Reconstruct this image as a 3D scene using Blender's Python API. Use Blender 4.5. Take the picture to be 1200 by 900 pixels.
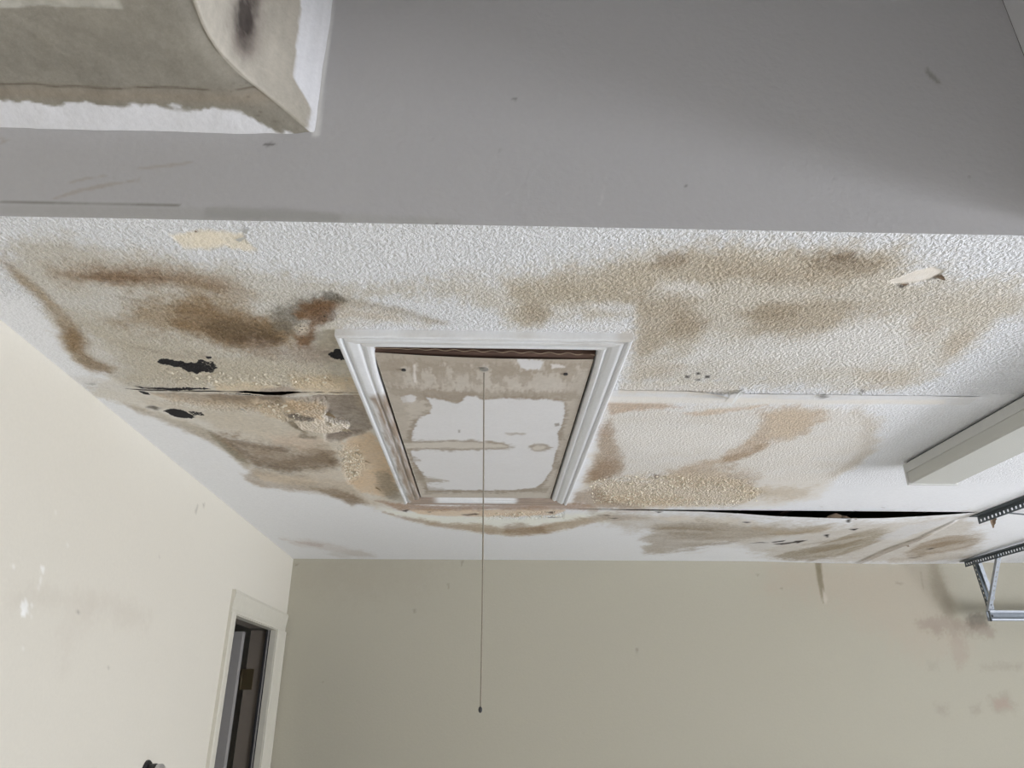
import bpy, bmesh, math, random
import numpy as np
from mathutils import Vector, Matrix

for o in list(bpy.data.objects): bpy.data.objects.remove(o, do_unlink=True)
S = bpy.context.scene
COL = S.collection
random.seed(4)

# ------------------------------------------------------------------ camera
H = 2.44                                    # ceiling height, metres
cd = bpy.data.cameras.new('camera'); cam = bpy.data.objects.new('camera', cd); COL.objects.link(cam)
cd.sensor_fit = 'HORIZONTAL'; cd.sensor_width = 36.0; cd.lens = 36.0 * 847.0 / 1200.0
cd.clip_start = 0.02; cd.clip_end = 200
cam.location = (0, 0, H - 0.765)
cam.rotation_euler = (math.radians(90 + 23.7), 0, math.radians(-1.8))
S.camera = cam

# ------------------------------------------------------------------ sky, sun, exposure
w = bpy.data.worlds.new('sky'); S.world = w; w.use_nodes = True
nt = w.node_tree; nt.nodes.clear()
wo = nt.nodes.new('ShaderNodeOutputWorld'); bg = nt.nodes.new('ShaderNodeBackground')
sky = nt.nodes.new('ShaderNodeTexSky'); sky.sky_type = 'NISHITA'; sky.sun_disc = False
sky.sun_elevation = math.radians(50); sky.sun_rotation = math.radians(20); sky.dust_density = 3.0
bg.inputs['Strength'].default_value = 0.30
nt.links.new(sky.outputs[0], bg.inputs[0]); nt.links.new(bg.outputs[0], wo.inputs[0])
sl = bpy.data.lights.new('sun', 'SUN'); sl.energy = 5.0; sl.angle = math.radians(1.0); sl.color = (1.0, 0.97, 0.93)
so = bpy.data.objects.new('sun', sl); COL.objects.link(so)
so.rotation_euler = Vector((-0.25, 0.45, 0.85)).to_track_quat('Z', 'Y').to_euler()
# daylight through the open garage door
al = bpy.data.lights.new('door_daylight', 'AREA'); al.shape = 'RECTANGLE'; al.size = 3.2; al.size_y = 1.3
al.energy = 370.0; al.color = (0.89, 0.92, 1.0)
ao = bpy.data.objects.new('door_daylight', al); COL.objects.link(ao)
ao.location = (6.5, 0.2, 0.66); ao.rotation_euler = (0, math.radians(90), 0)
ao.rotation_euler = Vector((1, 0, -0.6)).to_track_quat('Z', 'Y').to_euler()
S.view_settings.view_transform = 'Standard'; S.view_settings.look = 'None'
S.view_settings.gamma = 1.0; S.view_settings.use_curve_mapping = False
S.view_settings.exposure = 0.08
try:
    S.cycles.use_denoising = True; S.cycles.max_bounces = 10; S.cycles.diffuse_bounces = 6
    S.cycles.sample_clamp_indirect = 6.0
except Exception: pass

# ------------------------------------------------------------------ data: stains, wear, relief and a painted strut shadow, in metres on their surfaces
# (albedo, opacity, feather x, feather y, edge roughness, unevenness, outline in mm)
LAYERS = {
 'c': [
  ((0.658, 0.608, 0.512),0.85,0.0176,0.0406,1.2,0.3,[(-921,1175),(-869,1129),(-798,1116),(-729,1130),(-666,1161),(-579,1181),(-489,1202),(-396,1223),(-301,1246),(-184,1261),(-63,1238),(-3,1286),(-30,1311),(-135,1290),(-224,1303),(-297,1319),(-333,1441),(-270,1506),(-338,3010),(-523,3045),(-601,2880),(-875,2645),(-867,2435),(-891,2156),(-1014,1958),(-1086,1835),(-1017,1753),(-972,1704),(-1023,1645),(-987,1507),(-945,1386),(-947,1282)]),
  ((0.642, 0.593, 0.509),0.5,0.0144,0.0294,0.8,0.3,[(-860,1145),(-774,1129),(-721,1146),(-684,1167),(-733,1204),(-852,1216),(-905,1209)]),
  ((0.475, 0.382, 0.278),0.85,0.0169,0.035,1,0.3,[(-856,1208),(-776,1193),(-697,1197),(-621,1206),(-542,1216),(-494,1245),(-485,1301),(-516,1347),(-590,1304),(-665,1276),(-734,1279),(-817,1275),(-875,1257)]),
  ((0.28, 0.175, 0.094),0.75,0.0118,0.0244,1.1,0.3,[(-839,1237),(-755,1216),(-674,1217),(-604,1227),(-547,1253),(-506,1285),(-560,1293),(-642,1260),(-727,1262),(-810,1262)]),
  ((0.207, 0.121, 0.062),0.6,0.0067,0.014,1,0.3,[(-809,1243),(-746,1231),(-698,1236),(-651,1241),(-707,1255),(-775,1257)]),
  ((0.391, 0.29, 0.175),0.85,0.0113,0.0274,0.7,0.3,[(-913,1169),(-920,1222),(-915,1284),(-916,1367),(-920,1443),(-935,1518),(-970,1572),(-969,1628),(-946,1672),(-970,1709),(-1016,1695),(-1024,1640),(-1013,1564),(-991,1507),(-964,1464),(-948,1413),(-940,1339),(-946,1272),(-938,1210)]),
  ((0.269, 0.164, 0.068),0.75,0.0119,0.0298,0.8,0.3,[(-954,1452),(-928,1459),(-935,1518),(-970,1572),(-1004,1601),(-1002,1551)]),
  ((0.319, 0.234, 0.148),0.6,0.0063,0.0169,0.6,0.3,[(-980,1582),(-974,1638),(-951,1677),(-969,1699),(-1007,1679),(-1011,1630)]),
  ((0.824, 0.791, 0.733),0.7,0.0102,0.0262,0.8,0.3,[(-951,1562),(-916,1552),(-890,1565),(-897,1598),(-942,1628),(-964,1609)]),
  ((0.572, 0.506, 0.386),0.7,0.029,0.0718,1,0.3,[(-903,1404),(-844,1441),(-731,1486),(-661,1562),(-574,1606),(-497,1628),(-376,1600),(-406,1756),(-627,1792),(-848,1781),(-951,1762),(-903,1525)]),
  ((0.403, 0.3, 0.182),0.85,0.0227,0.0511,1,0.3,[(-844,1433),(-759,1355),(-679,1310),(-610,1288),(-557,1320),(-509,1384),(-445,1420),(-436,1477),(-473,1547),(-546,1582),(-621,1561),(-682,1510),(-728,1477),(-802,1472)]),
  ((0.26, 0.16, 0.071),0.8,0.0171,0.0384,1,0.3,[(-684,1367),(-599,1329),(-566,1363),(-516,1407),(-456,1428),(-449,1477),(-482,1530),(-560,1559),(-628,1534),(-683,1484),(-708,1428)]),
  ((0.142, 0.093, 0.046),0.75,0.0135,0.0308,1.2,0.3,[(-649,1450),(-594,1409),(-539,1423),(-488,1454),(-483,1495),(-532,1531),(-599,1525),(-647,1509)]),
  ((0.105, 0.061, 0.03),0.6,0.0079,0.0182,1.2,0.3,[(-602,1490),(-534,1471),(-485,1504),(-518,1540),(-572,1533)]),
  ((0.386, 0.301, 0.224),0.75,0.0183,0.0428,1.2,0.3,[(-549,1523),(-472,1529),(-406,1519),(-363,1500),(-367,1562),(-432,1621),(-516,1624),(-589,1588)]),
  ((0.214, 0.188, 0.141),0.85,0.011,0.0231,1,0.3,[(-484,1398),(-448,1345),(-402,1315),(-348,1297),(-318,1302),(-312,1327),(-343,1356),(-395,1380),(-430,1436),(-463,1478),(-484,1453)]),
  ((0.222, 0.115, 0.045),0.9,0.0075,0.0162,1,0.3,[(-428,1381),(-395,1333),(-352,1314),(-311,1323),(-325,1356),(-351,1379),(-362,1418),(-392,1450),(-406,1501),(-431,1542),(-455,1542),(-452,1494),(-422,1451),(-402,1411),(-424,1412)]),
  ((0.166, 0.079, 0.027),0.6,0.0072,0.015,1,0.3,[(-406,1351),(-366,1328),(-331,1334),(-353,1371),(-388,1380)]),
  ((0.764, 0.667, 0.539),0.8,0.0077,0.017,1,0.3,[(-440,1440),(-415,1419),(-409,1443),(-426,1485),(-444,1494)]),
  ((0.146, 0.074, 0.031),0.7,0.0056,0.0119,1.3,0.3,[(-380,1395),(-333,1363),(-345,1405),(-375,1426)]),
  ((0.485, 0.422, 0.326),0.8,0.0091,0.0187,0.7,0.3,[(-318,1299),(-269,1315),(-210,1338),(-150,1369),(-97,1413),(-135,1418),(-197,1382),(-268,1361),(-320,1348)]),
  ((0.108, 0.092, 0.062),0.75,0.0053,0.0107,1,0.3,[(-351,1290),(-329,1286),(-315,1302),(-298,1326),(-324,1334),(-348,1314)]),
  ((0.781, 0.731, 0.652),0.6,0.013,0.0272,1,0.3,[(-325,1341),(-248,1353),(-179,1389),(-145,1427),(-344,1441)]),
  ((0.627, 0.537, 0.412),0.6,0.0111,0.0231,1.2,0.3,[(-320,1348),(-249,1361),(-198,1389),(-256,1406),(-329,1401)]),
  ((0.474, 0.421, 0.325),0.7,0.0081,0.0186,0.8,0.3,[(-371,1442),(-343,1433),(-347,1517),(-345,1599),(-354,1700),(-390,1660),(-381,1554),(-418,1555),(-401,1492)]),
  ((0.481, 0.4, 0.323),0.6,0.0124,0.0293,1,0.3,[(-479,1557),(-414,1555),(-371,1581),(-386,1620),(-474,1623)]),
  ((0.652, 0.586, 0.468),0.7,0.0175,0.045,1,0.3,[(-852,1634),(-698,1610),(-537,1625),(-375,1649),(-352,1744),(-403,1802),(-629,1797),(-848,1781),(-929,1762)]),
  ((0.658, 0.517, 0.334),0.75,0.0112,0.0288,1,0.3,[(-516,1705),(-426,1692),(-352,1700),(-350,1812),(-454,1827),(-525,1788)]),
  ((0.678, 0.545, 0.364),0.6,0.0068,0.0181,1,0.3,[(-727,1755),(-552,1761),(-529,1806),(-631,1803),(-732,1801)]),
  ((0.419, 0.353, 0.296),0.85,0.0046,0.0122,1,0.3,[(-620,1797),(-553,1767),(-514,1788),(-533,1824),(-614,1826)]),
  ((0.702, 0.679, 0.637),0.6,0.009,0.0254,0.8,0.3,[(-1124,1724),(-1019,1721),(-961,1785),(-982,1832),(-1063,1811),(-1130,1768)]),
  ((0.349, 0.282, 0.21),0.85,0.0059,0.0163,1,0.3,[(-937,1813),(-749,1819),(-561,1843),(-363,1836),(-360,1937),(-669,1934),(-844,1888),(-918,1842)]),
  ((0.231, 0.171, 0.112),0.8,0.0071,0.0196,1,0.3,[(-776,1831),(-641,1839),(-576,1855),(-597,1899),(-683,1902),(-768,1874)]),
  ((0.616, 0.457, 0.293),0.6,0.0096,0.0273,1,0.3,[(-918,1842),(-768,1874),(-661,1908),(-596,1932),(-606,1972),(-750,1963),(-891,1890)]),
  ((0.6, 0.537, 0.438),0.8,0.0156,0.0474,1,0.3,[(-975,1868),(-834,1926),(-652,1960),(-491,2010),(-454,2081),(-481,2423),(-562,2506),(-677,2247),(-791,2092),(-922,1968)]),
  ((0.617, 0.553, 0.452),0.7,0.0213,0.0659,1,0.3,[(-848,1966),(-692,2016),(-610,2086),(-522,2160),(-514,2330),(-638,2316),(-755,2233),(-854,2124)]),
  ((0.414, 0.348, 0.251),0.75,0.0107,0.0347,0.8,0.3,[(-1026,1919),(-958,1997),(-882,2094),(-851,2211),(-843,2386),(-849,2515),(-880,2516),(-889,2324),(-924,2173),(-981,2054),(-1020,1971)]),
  ((0.216, 0.194, 0.137),0.7,0.007,0.0235,0.6,0.3,[(-875,2109),(-849,2203),(-832,2340),(-849,2474),(-873,2435),(-882,2271)]),
  ((0.302, 0.222, 0.146),0.85,0.0231,0.0776,1.2,0.3,[(-859,2155),(-755,2233),(-672,2281),(-561,2244),(-523,2330),(-540,2484),(-631,2571),(-756,2554),(-828,2483),(-860,2359)]),
  ((0.186, 0.131, 0.079),0.7,0.015,0.052,1.2,0.3,[(-831,2395),(-719,2411),(-561,2350),(-529,2424),(-614,2549),(-762,2575),(-843,2535)]),
  ((0.63, 0.499, 0.395),0.6,0.0164,0.0518,1.2,0.3,[(-692,2182),(-598,2147),(-547,2177),(-528,2242),(-634,2298),(-691,2248)]),
  ((0.422, 0.338, 0.243),0.85,0.0116,0.0444,0.8,0.3,[(-912,2602),(-843,2535),(-736,2596),(-620,2637),(-536,2703),(-514,2987),(-588,3047),(-618,2935),(-689,2844),(-802,2809),(-889,2763),(-920,2692)]),
  ((0.25, 0.179, 0.113),0.75,0.0105,0.0416,1,0.3,[(-696,2781),(-603,2803),(-546,2879),(-511,3016),(-588,3047),(-627,2949)]),
  ((0.729, 0.62, 0.48),0.6,0.0128,0.0479,1,0.3,[(-862,2600),(-742,2618),(-661,2684),(-764,2711),(-856,2690)]),
  ((0.648, 0.57, 0.467),0.75,0.0203,0.078,1,0.3,[(-694,2552),(-532,2505),(-516,2703),(-497,2877),(-371,2983),(-357,3130),(-495,3104),(-562,2853),(-666,2708)]),
  ((0.704, 0.529, 0.349),0.9,0.0121,0.0413,1.2,0.3,[(-460,2174),(-378,2124),(-351,2237),(-351,2468),(-366,2808),(-425,2902),(-523,2826),(-542,2704),(-520,2504),(-481,2384),(-493,2293)]),
  ((0.804, 0.688, 0.528),0.8,0.012,0.041,1.6,0.3,[(-508,2312),(-448,2257),(-428,2345),(-440,2502),(-492,2633),(-542,2704),(-533,2547),(-505,2424)]),
  ((0.351, 0.292, 0.218),0.8,0.0132,0.0496,1.2,0.3,[(-422,2586),(-369,2541),(-359,2746),(-362,2900),(-414,2928),(-438,2798)]),
  ((0.65, 0.485, 0.315),0.85,0.0073,0.0206,1.5,0.3,[(-568,1880),(-480,1864),(-465,1928),(-502,2038),(-558,1998),(-593,1958)]),
  ((0.627, 0.497, 0.34),0.7,0.0098,0.0281,1.8,0.3,[(-667,1895),(-565,1905),(-557,1970),(-599,2042),(-658,2001)]),
  ((0.871, 0.761, 0.626),0.9,0.0052,0.0153,1.8,0.3,[(-585,2027),(-523,1997),(-482,2038),(-428,2051),(-431,2095),(-503,2144),(-542,2129),(-582,2100)]),
  ((0.142, 0.12, 0.097),0.85,0.003,0.0086,1.2,0.3,[(-598,1978),(-562,1971),(-513,1996),(-528,2018),(-592,2013)]),
  ((0.232, 0.178, 0.113),0.8,0.0039,0.0117,1.2,0.3,[(-610,2028),(-584,2041),(-567,2146),(-582,2146),(-605,2086)]),
  ((0.215, 0.178, 0.13),0.8,0.004,0.0126,1.2,0.3,[(-595,2155),(-545,2169),(-557,2202),(-608,2187)]),
  ((0.343, 0.292, 0.242),1,0.004,0.0117,0.7,0.3,[(-474,1834),(-362,1830),(-360,1937),(-363,2093),(-404,2156),(-439,2174),(-491,2224),(-528,2217),(-517,2136),(-439,2111),(-424,2058),(-485,2031),(-485,1982),(-462,1914),(-468,1877),(-526,1860)]),
  ((0.179, 0.134, 0.104),0.7,0.0025,0.0071,1,0.3,[(-483,1995),(-436,1980),(-387,1986),(-439,2001)]),
  ((0.283, 0.231, 0.189),0.8,0.004,0.0123,1,0.3,[(-503,2120),(-435,2118),(-399,2125),(-446,2182),(-488,2208),(-519,2200)]),
  ((0.495, 0.412, 0.304),0.4,0.0116,0.0307,1,0.3,[(-379,1733),(-331,1782),(-331,1872),(-379,1938),(-379,1825)]),
  ((0.116, 0.102, 0.081),1,0.0029,0.0086,0.9,0.3,[(-982,1937),(-957,1924),(-938,1942),(-961,1956)]),
  ((0.045, 0.033, 0.024),0.9,0.0018,0.005,1.2,0.3,[(-943,1784),(-850,1787),(-839,1804),(-923,1801)]),
  ((0.03, 0.023, 0.019),0.9,0.0018,0.0052,1,0.3,[(-949,1807),(-937,1813),(-932,1848),(-943,1837)]),
  ((0.87, 0.783, 0.62),0.85,0.0046,0.0085,1,0.3,[(-578,1099),(-530,1082),(-479,1083),(-446,1084),(-448,1110),(-438,1140),(-455,1143),(-491,1128),(-524,1140),(-569,1136)]),
  ((0.92, 0.822, 0.653),0.6,0.0046,0.0085,1,0.3,[(-533,1092),(-498,1086),(-488,1112),(-520,1129),(-550,1130)]),
  ((0.782, 0.732, 0.676),0.5,0.0096,0.0189,0.8,0.3,[(-741,1155),(-680,1159),(-631,1154),(-655,1172),(-736,1177)]),
  ((0.717, 0.664, 0.568),0.9,0.0292,0.0614,1,0.3,[(-131,1240),(-29,1212),(71,1203),(168,1175),(260,1138),(350,1112),(506,1102),(666,1102),(753,1116),(833,1173),(922,1207),(1057,1178),(1171,1339),(1122,1379),(1137,1529),(1142,1664),(1080,1738),(739,1749),(414,1731),(391,1789),(333,1679),(324,1465),(298,1397),(119,1402),(45,1429),(-12,1339),(-65,1288)]),
  ((0.619, 0.55, 0.441),0.6,0.0251,0.0527,1.6,0.3,[(188,1199),(261,1143),(350,1112),(538,1101),(732,1106),(828,1179),(966,1222),(1032,1270),(1009,1351),(910,1378),(796,1421),(697,1467),(551,1446),(507,1499),(401,1566),(336,1531),(294,1374),(210,1369)]),
  ((0.573, 0.488, 0.366),0.8,0.0201,0.0384,1.2,0.3,[(22,1242),(105,1208),(203,1192),(278,1148),(353,1121),(448,1118),(562,1122),(668,1108),(751,1128),(794,1162),(723,1188),(708,1230),(619,1223),(514,1220),(435,1242),(361,1225),(286,1280),(200,1297),(112,1306),(40,1284)]),
  ((0.4, 0.32, 0.227),0.7,0.0097,0.0179,1.2,0.3,[(308,1136),(345,1124),(367,1140),(366,1175),(336,1188),(307,1171)]),
  ((0.353, 0.279, 0.191),0.75,0.0114,0.0224,1.3,0.3,[(580,1128),(647,1114),(717,1126),(752,1145),(737,1182),(673,1190),(618,1179)]),
  ((0.21, 0.152, 0.092),0.6,0.0056,0.011,1.5,0.3,[(633,1129),(673,1119),(704,1132),(679,1148),(646,1146)]),
  ((0.478, 0.393, 0.287),0.6,0.0134,0.0261,1.2,0.3,[(397,1168),(477,1160),(566,1175),(673,1190),(653,1222),(550,1225),(459,1209)]),
  ((0.552, 0.474, 0.354),0.75,0.0161,0.0322,1.1,0.3,[(57,1267),(142,1248),(249,1268),(309,1286),(307,1314),(219,1303),(132,1334),(119,1395),(67,1420),(43,1359),(41,1302)]),
  ((0.463, 0.375, 0.266),0.6,0.011,0.0225,1.2,0.3,[(63,1322),(103,1307),(126,1364),(104,1403),(70,1404)]),
  ((0.521, 0.436, 0.323),0.8,0.0191,0.0413,1,0.3,[(277,1277),(373,1274),(438,1317),(478,1383),(473,1448),(423,1484),(395,1538),(366,1577),(339,1522),(336,1424)]),
  ((0.424, 0.341, 0.238),0.6,0.0132,0.0284,1.2,0.3,[(391,1348),(439,1354),(470,1407),(444,1449),(402,1434)]),
  ((0.477, 0.393, 0.28),0.8,0.0167,0.0368,1.1,0.3,[(528,1344),(559,1299),(625,1283),(734,1287),(816,1305),(863,1333),(808,1365),(770,1406),(729,1448),(651,1451),(584,1428)]),
  ((0.399, 0.32, 0.221),0.6,0.011,0.0237,1.2,0.3,[(537,1343),(582,1313),(657,1318),(656,1362),(587,1380)]),
  ((0.87, 0.856, 0.847),0.7,0.0091,0.0185,0.8,0.3,[(213,1324),(257,1319),(302,1329),(299,1351),(244,1353)]),
  ((0.881, 0.847, 0.792),0.7,0.0103,0.0203,1.2,0.3,[(327,1226),(395,1224),(452,1241),(444,1275),(353,1264)]),
  ((0.893, 0.893, 0.897),0.8,0.0095,0.0202,0.8,0.3,[(157,1401),(306,1389),(319,1436),(122,1434)]),
  ((0.741, 0.681, 0.583),0.5,0.0141,0.0289,1.2,0.3,[(478,1271),(555,1238),(664,1248),(660,1282),(557,1292),(508,1308)]),
  ((0.653, 0.586, 0.478),0.75,0.0132,0.0321,1,0.3,[(946,1309),(1032,1270),(1109,1251),(1140,1295),(1100,1360),(1120,1484),(1111,1563),(1057,1499),(1039,1401)]),
  ((0.565, 0.475, 0.364),0.6,0.0099,0.0252,1,0.3,[(1034,1443),(1058,1401),(1100,1420),(1118,1516),(1108,1573)]),
  ((0.614, 0.529, 0.41),0.7,0.0154,0.0418,1.2,0.3,[(916,1634),(984,1596),(1064,1624),(1122,1697),(1083,1744),(992,1724)]),
  ((0.63, 0.544, 0.437),0.6,0.0171,0.041,1.2,0.3,[(897,1355),(949,1346),(1008,1382),(1012,1457),(949,1450)]),
  ((0.876, 0.855, 0.82),0.75,0.0283,0.0675,1,0.3,[(767,1359),(910,1378),(1008,1581),(904,1609),(682,1591),(478,1622),(429,1599),(505,1490),(638,1468),(756,1465)]),
  ((0.889, 0.821, 0.723),1,0.0017,0.0035,0.4,0.3,[(786,1211),(805,1195),(820,1173),(848,1157),(876,1171),(875,1193),(849,1213),(813,1224)]),
  ((0.064, 0.049, 0.04),0.9,0.0014,0.0029,0.6,0.3,[(804,1221),(830,1223),(830,1236),(816,1230)]),
  ((0.22, 0.174, 0.135),0.9,0.0013,0.0029,0.6,0.3,[(867,1196),(877,1177),(879,1190),(874,1202)]),
  ((0.628, 0.537, 0.421),0.6,0.0151,0.0371,1,0.3,[(360,1626),(431,1604),(480,1632),(429,1697),(376,1710)]),
  ((0.813, 0.748, 0.645),0.7,0.0068,0.0175,0.6,0.3,[(334,1722),(498,1706),(656,1734),(670,1780),(345,1790)]),
  ((0.03, 0.025, 0.023),1,0.0018,0.0044,0.3,0.3,[(497,1673),(508,1673),(512,1689),(501,1689)]),
  ((0.03, 0.025, 0.023),1,0.0017,0.0043,0.3,0.3,[(520,1652),(532,1657),(533,1667),(524,1667)]),
  ((0.03, 0.025, 0.023),1,0.0018,0.0044,0.3,0.3,[(547,1672),(560,1672),(565,1687),(554,1688)]),
  ((0.03, 0.025, 0.023),1,0.0018,0.0045,0.3,0.3,[(531,1694),(542,1694),(543,1704),(534,1705)]),
  ((0.782, 0.729, 0.648),0.85,0.0201,0.0667,1,0.3,[(324,1852),(539,1870),(775,1850),(1056,1880),(1168,1993),(1275,2229),(1313,2447),(1288,2600),(1361,2886),(1196,3021),(426,3045),(350,2960),(342,2397),(337,2056)]),
  ((0.646, 0.584, 0.499),0.7,0.0112,0.0379,1,0.3,[(1044,1907),(1118,1945),(1175,2030),(1277,2256),(1301,2427),(1278,2577),(1238,2523),(1255,2368),(1225,2231),(1134,2031)]),
  ((0.568, 0.425, 0.302),0.85,0.0073,0.0199,0.9,0.3,[(326,1864),(391,1850),(490,1865),(546,1896),(476,1911),(404,1920),(350,1956)]),
  ((0.666, 0.517, 0.369),0.7,0.0049,0.0139,1,0.3,[(556,1935),(647,1906),(724,1877),(780,1863),(745,1903),(667,1932),(600,1961)]),
  ((0.431, 0.319, 0.217),0.85,0.0146,0.048,1,0.3,[(338,2041),(357,1997),(407,2213),(475,2442),(477,2558),(411,2674),(359,2675),(367,2446)]),
  ((0.479, 0.342, 0.236),0.6,0.0106,0.0315,1,0.3,[(324,2056),(356,2056),(370,2148),(340,2165)]),
  ((0.333, 0.219, 0.129),0.7,0.0155,0.0537,1,0.3,[(353,2477),(402,2357),(472,2494),(449,2581),(378,2675)]),
  ((0.574, 0.448, 0.321),0.85,0.0165,0.0527,1.2,0.3,[(774,1915),(857,1873),(945,1896),(990,1977),(978,2113),(908,2181),(888,2286),(822,2401),(745,2506),(678,2552),(688,2466),(781,2364),(817,2200),(823,2056)]),
  ((0.694, 0.572, 0.432),0.7,0.0154,0.0467,1.2,0.3,[(803,1928),(928,1897),(975,1978),(957,2130),(882,2132)]),
  ((0.412, 0.289, 0.182),0.8,0.0115,0.0387,1.3,0.3,[(787,2335),(839,2269),(889,2198),(903,2285),(852,2381),(816,2402)]),
  ((0.533, 0.422, 0.307),0.8,0.0191,0.0705,1.3,0.3,[(637,2510),(804,2442),(902,2460),(1007,2586),(1035,2764),(855,2732),(710,2688)]),
  ((0.587, 0.498, 0.379),0.8,0.017,0.0683,1.3,0.3,[(948,2705),(1123,2724),(1263,2695),(1292,2848),(1155,2907),(1005,2830)]),
  ((0.727, 0.602, 0.439),0.75,0.0202,0.0778,1,0.3,[(378,2675),(529,2601),(709,2551),(911,2589),(1103,2762),(1067,2966),(756,3034),(458,3014)]),
  ((0.677, 0.516, 0.328),0.5,0.0142,0.0568,1,0.3,[(432,2822),(642,2841),(864,2888),(822,3003),(609,3039),(450,2957)]),
  ((0.369, 0.268, 0.183),0.75,0.0107,0.0426,1.2,0.3,[(342,2825),(417,2721),(485,2900),(604,3010),(692,3082),(467,3073),(354,2988)]),
  ((0.183, 0.117, 0.073),0.8,0.0048,0.0171,0.8,0.3,[(594,2543),(627,2553),(633,2609),(614,2609)]),
  ((0.896, 0.864, 0.813),0.6,0.0217,0.067,1,0.3,[(389,2054),(532,2050),(714,2044),(817,2118),(775,2245),(588,2295),(473,2299),(412,2171)]),
  ((0.873, 0.836, 0.773),0.85,0.0036,0.0099,0.5,0.3,[(319,1815),(691,1815),(908,1821),(1257,1810),(1275,1841),(924,1858),(705,1859),(326,1864)]),
  ((0.09, 0.079, 0.069),0.8,0.0019,0.0052,0.6,0.3,[(890,1791),(906,1784),(926,1802),(910,1815)]),
  ((0.231, 0.217, 0.198),0.8,0.0018,0.0052,0.4,0.3,[(987,1747),(1006,1758),(1006,1781)]),
  ((0.92, 0.92, 0.82),0.9,0.0158,0.0695,0.8,0.3,[(-495,3104),(-206,3220),(102,3244),(404,3169),(551,3133),(572,3262),(463,3335),(362,3522),(158,3649),(-57,3575),(-294,3376),(-428,3227)]),
  ((0.409, 0.292, 0.176),0.85,0.0088,0.0397,1,0.3,[(-473,3165),(-362,3258),(-214,3374),(-54,3386),(110,3492),(267,3376),(450,3233),(536,3133),(540,3263),(404,3445),(284,3604),(115,3650),(-57,3575),(-219,3465),(-371,3343)]),
  ((0.302, 0.198, 0.114),0.7,0.0124,0.0578,1.2,0.3,[(67,3419),(146,3380),(256,3450),(281,3564),(157,3628),(78,3570)]),
  ((0.765, 0.604, 0.434),0.95,0.0057,0.0238,0.9,0.3,[(-354,3099),(-125,3107),(245,3080),(329,3108),(291,3189),(101,3227),(-207,3237),(-318,3192)]),
  ((0.392, 0.249, 0.158),0.85,0.0073,0.0299,1,0.3,[(-476,2972),(-268,3037),(-50,3030),(238,2992),(418,2986),(469,3089),(246,3096),(-126,3123),(-387,3131)]),
  ((0.6, 0.551, 0.477),0.9,0.0251,0.1242,1,0.3,[(434,3105),(701,3128),(974,3151),(1456,3201),(2151,3114),(2649,3834),(2838,4210),(2150,4260),(1608,4167),(1204,3657),(689,3474),(498,3299)]),
  ((0.434, 0.347, 0.257),0.6,0.0097,0.0421,1,0.3,[(484,3199),(632,3162),(721,3224),(577,3296)]),
  ((0.772, 0.707, 0.605),0.7,0.0097,0.0434,1.2,0.3,[(714,3191),(978,3167),(1275,3240),(1135,3296),(806,3255)]),
  ((0.443, 0.38, 0.293),0.85,0.0149,0.0736,1.3,0.3,[(773,3397),(888,3269),(1135,3296),(1419,3305),(1534,3199),(1568,3372),(1448,3488),(1308,3572),(1230,3742),(1124,3882),(1030,4030),(889,4136),(821,3891),(857,3798),(769,3671),(813,3547)]),
  ((0.34, 0.279, 0.207),0.6,0.0125,0.0594,1.3,0.3,[(785,3433),(910,3356),(1133,3422),(1094,3578),(933,3624)]),
  ((0.46, 0.369, 0.255),0.7,0.0101,0.0486,1.2,0.3,[(1225,3328),(1439,3358),(1582,3265),(1576,3390),(1407,3490)]),
  ((0.365, 0.31, 0.226),0.9,0.0113,0.0623,1,0.3,[(1637,4166),(1671,4009),(1731,3862),(1752,3598),(1747,3403),(1834,3327),(1939,3434),(2027,3674),(2029,3900),(2002,4101),(1899,4268),(1737,4245)]),
  ((0.276, 0.22, 0.137),0.6,0.0137,0.0758,1.2,0.3,[(1770,3957),(1811,3681),(1881,3594),(1983,3855),(1929,4104)]),
  ((0.37, 0.291, 0.204),0.85,0.0114,0.0668,1.1,0.3,[(2339,4039),(2277,3754),(2312,3581),(2416,3537),(2564,3700),(2614,3882),(2531,4033),(2468,4140)]),
  ((0.283, 0.195, 0.118),0.6,0.0091,0.0528,1,0.3,[(2328,3844),(2386,3706),(2502,3747),(2493,3886)]),
  ((0.704, 0.704, 0.712),0.7,0.0164,0.085,1,0.3,[(1967,3592),(1936,3288),(2075,3182),(2154,3247),(2117,3467),(2120,3714)]),
  ((0.735, 0.722, 0.705),0.6,0.0176,0.0917,1,0.3,[(1317,3875),(1407,3609),(1532,3486),(1553,3646),(1518,3916)]),
  ((0.016, 0.012, 0.009),1,0.0031,0.0159,0.8,0,[(1450,3692),(1501,3627),(1508,3669),(1471,3713)]),
  ((0.016, 0.012, 0.009),1,0.0031,0.016,0.8,0,[(1553,3646),(1597,3624),(1604,3687),(1604,3731)]),
  ((0.016, 0.012, 0.009),1,0.0029,0.0147,0.8,0,[(1624,3463),(1645,3444),(1678,3540)]),
  ((0.016, 0.012, 0.009),1,0.0028,0.0137,0.8,0,[(1681,3314),(1721,3295),(1722,3349)]),
  ((0.016, 0.012, 0.009),1,0.0031,0.0162,0.8,0,[(1445,3714),(1364,3738),(1343,3783),(1393,3694)]),
  ((0.679, 0.618, 0.574),0.5,0.0139,0.0739,1.2,0.3,[(-1071,3771),(-939,3767),(-796,3942),(-647,4185),(-753,4241),(-912,4066),(-1037,3903)]),
  ((0.521, 0.427, 0.381),0.5,0.0068,0.0356,1.4,0.3,[(-1015,3813),(-878,3898),(-911,3969),(-1009,3880)]),
  ((0.63, 0.597, 0.553),0.5,0.0097,0.0539,1,0.3,[(-928,4142),(-723,4060),(-654,4238),(-861,4299)]),
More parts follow.
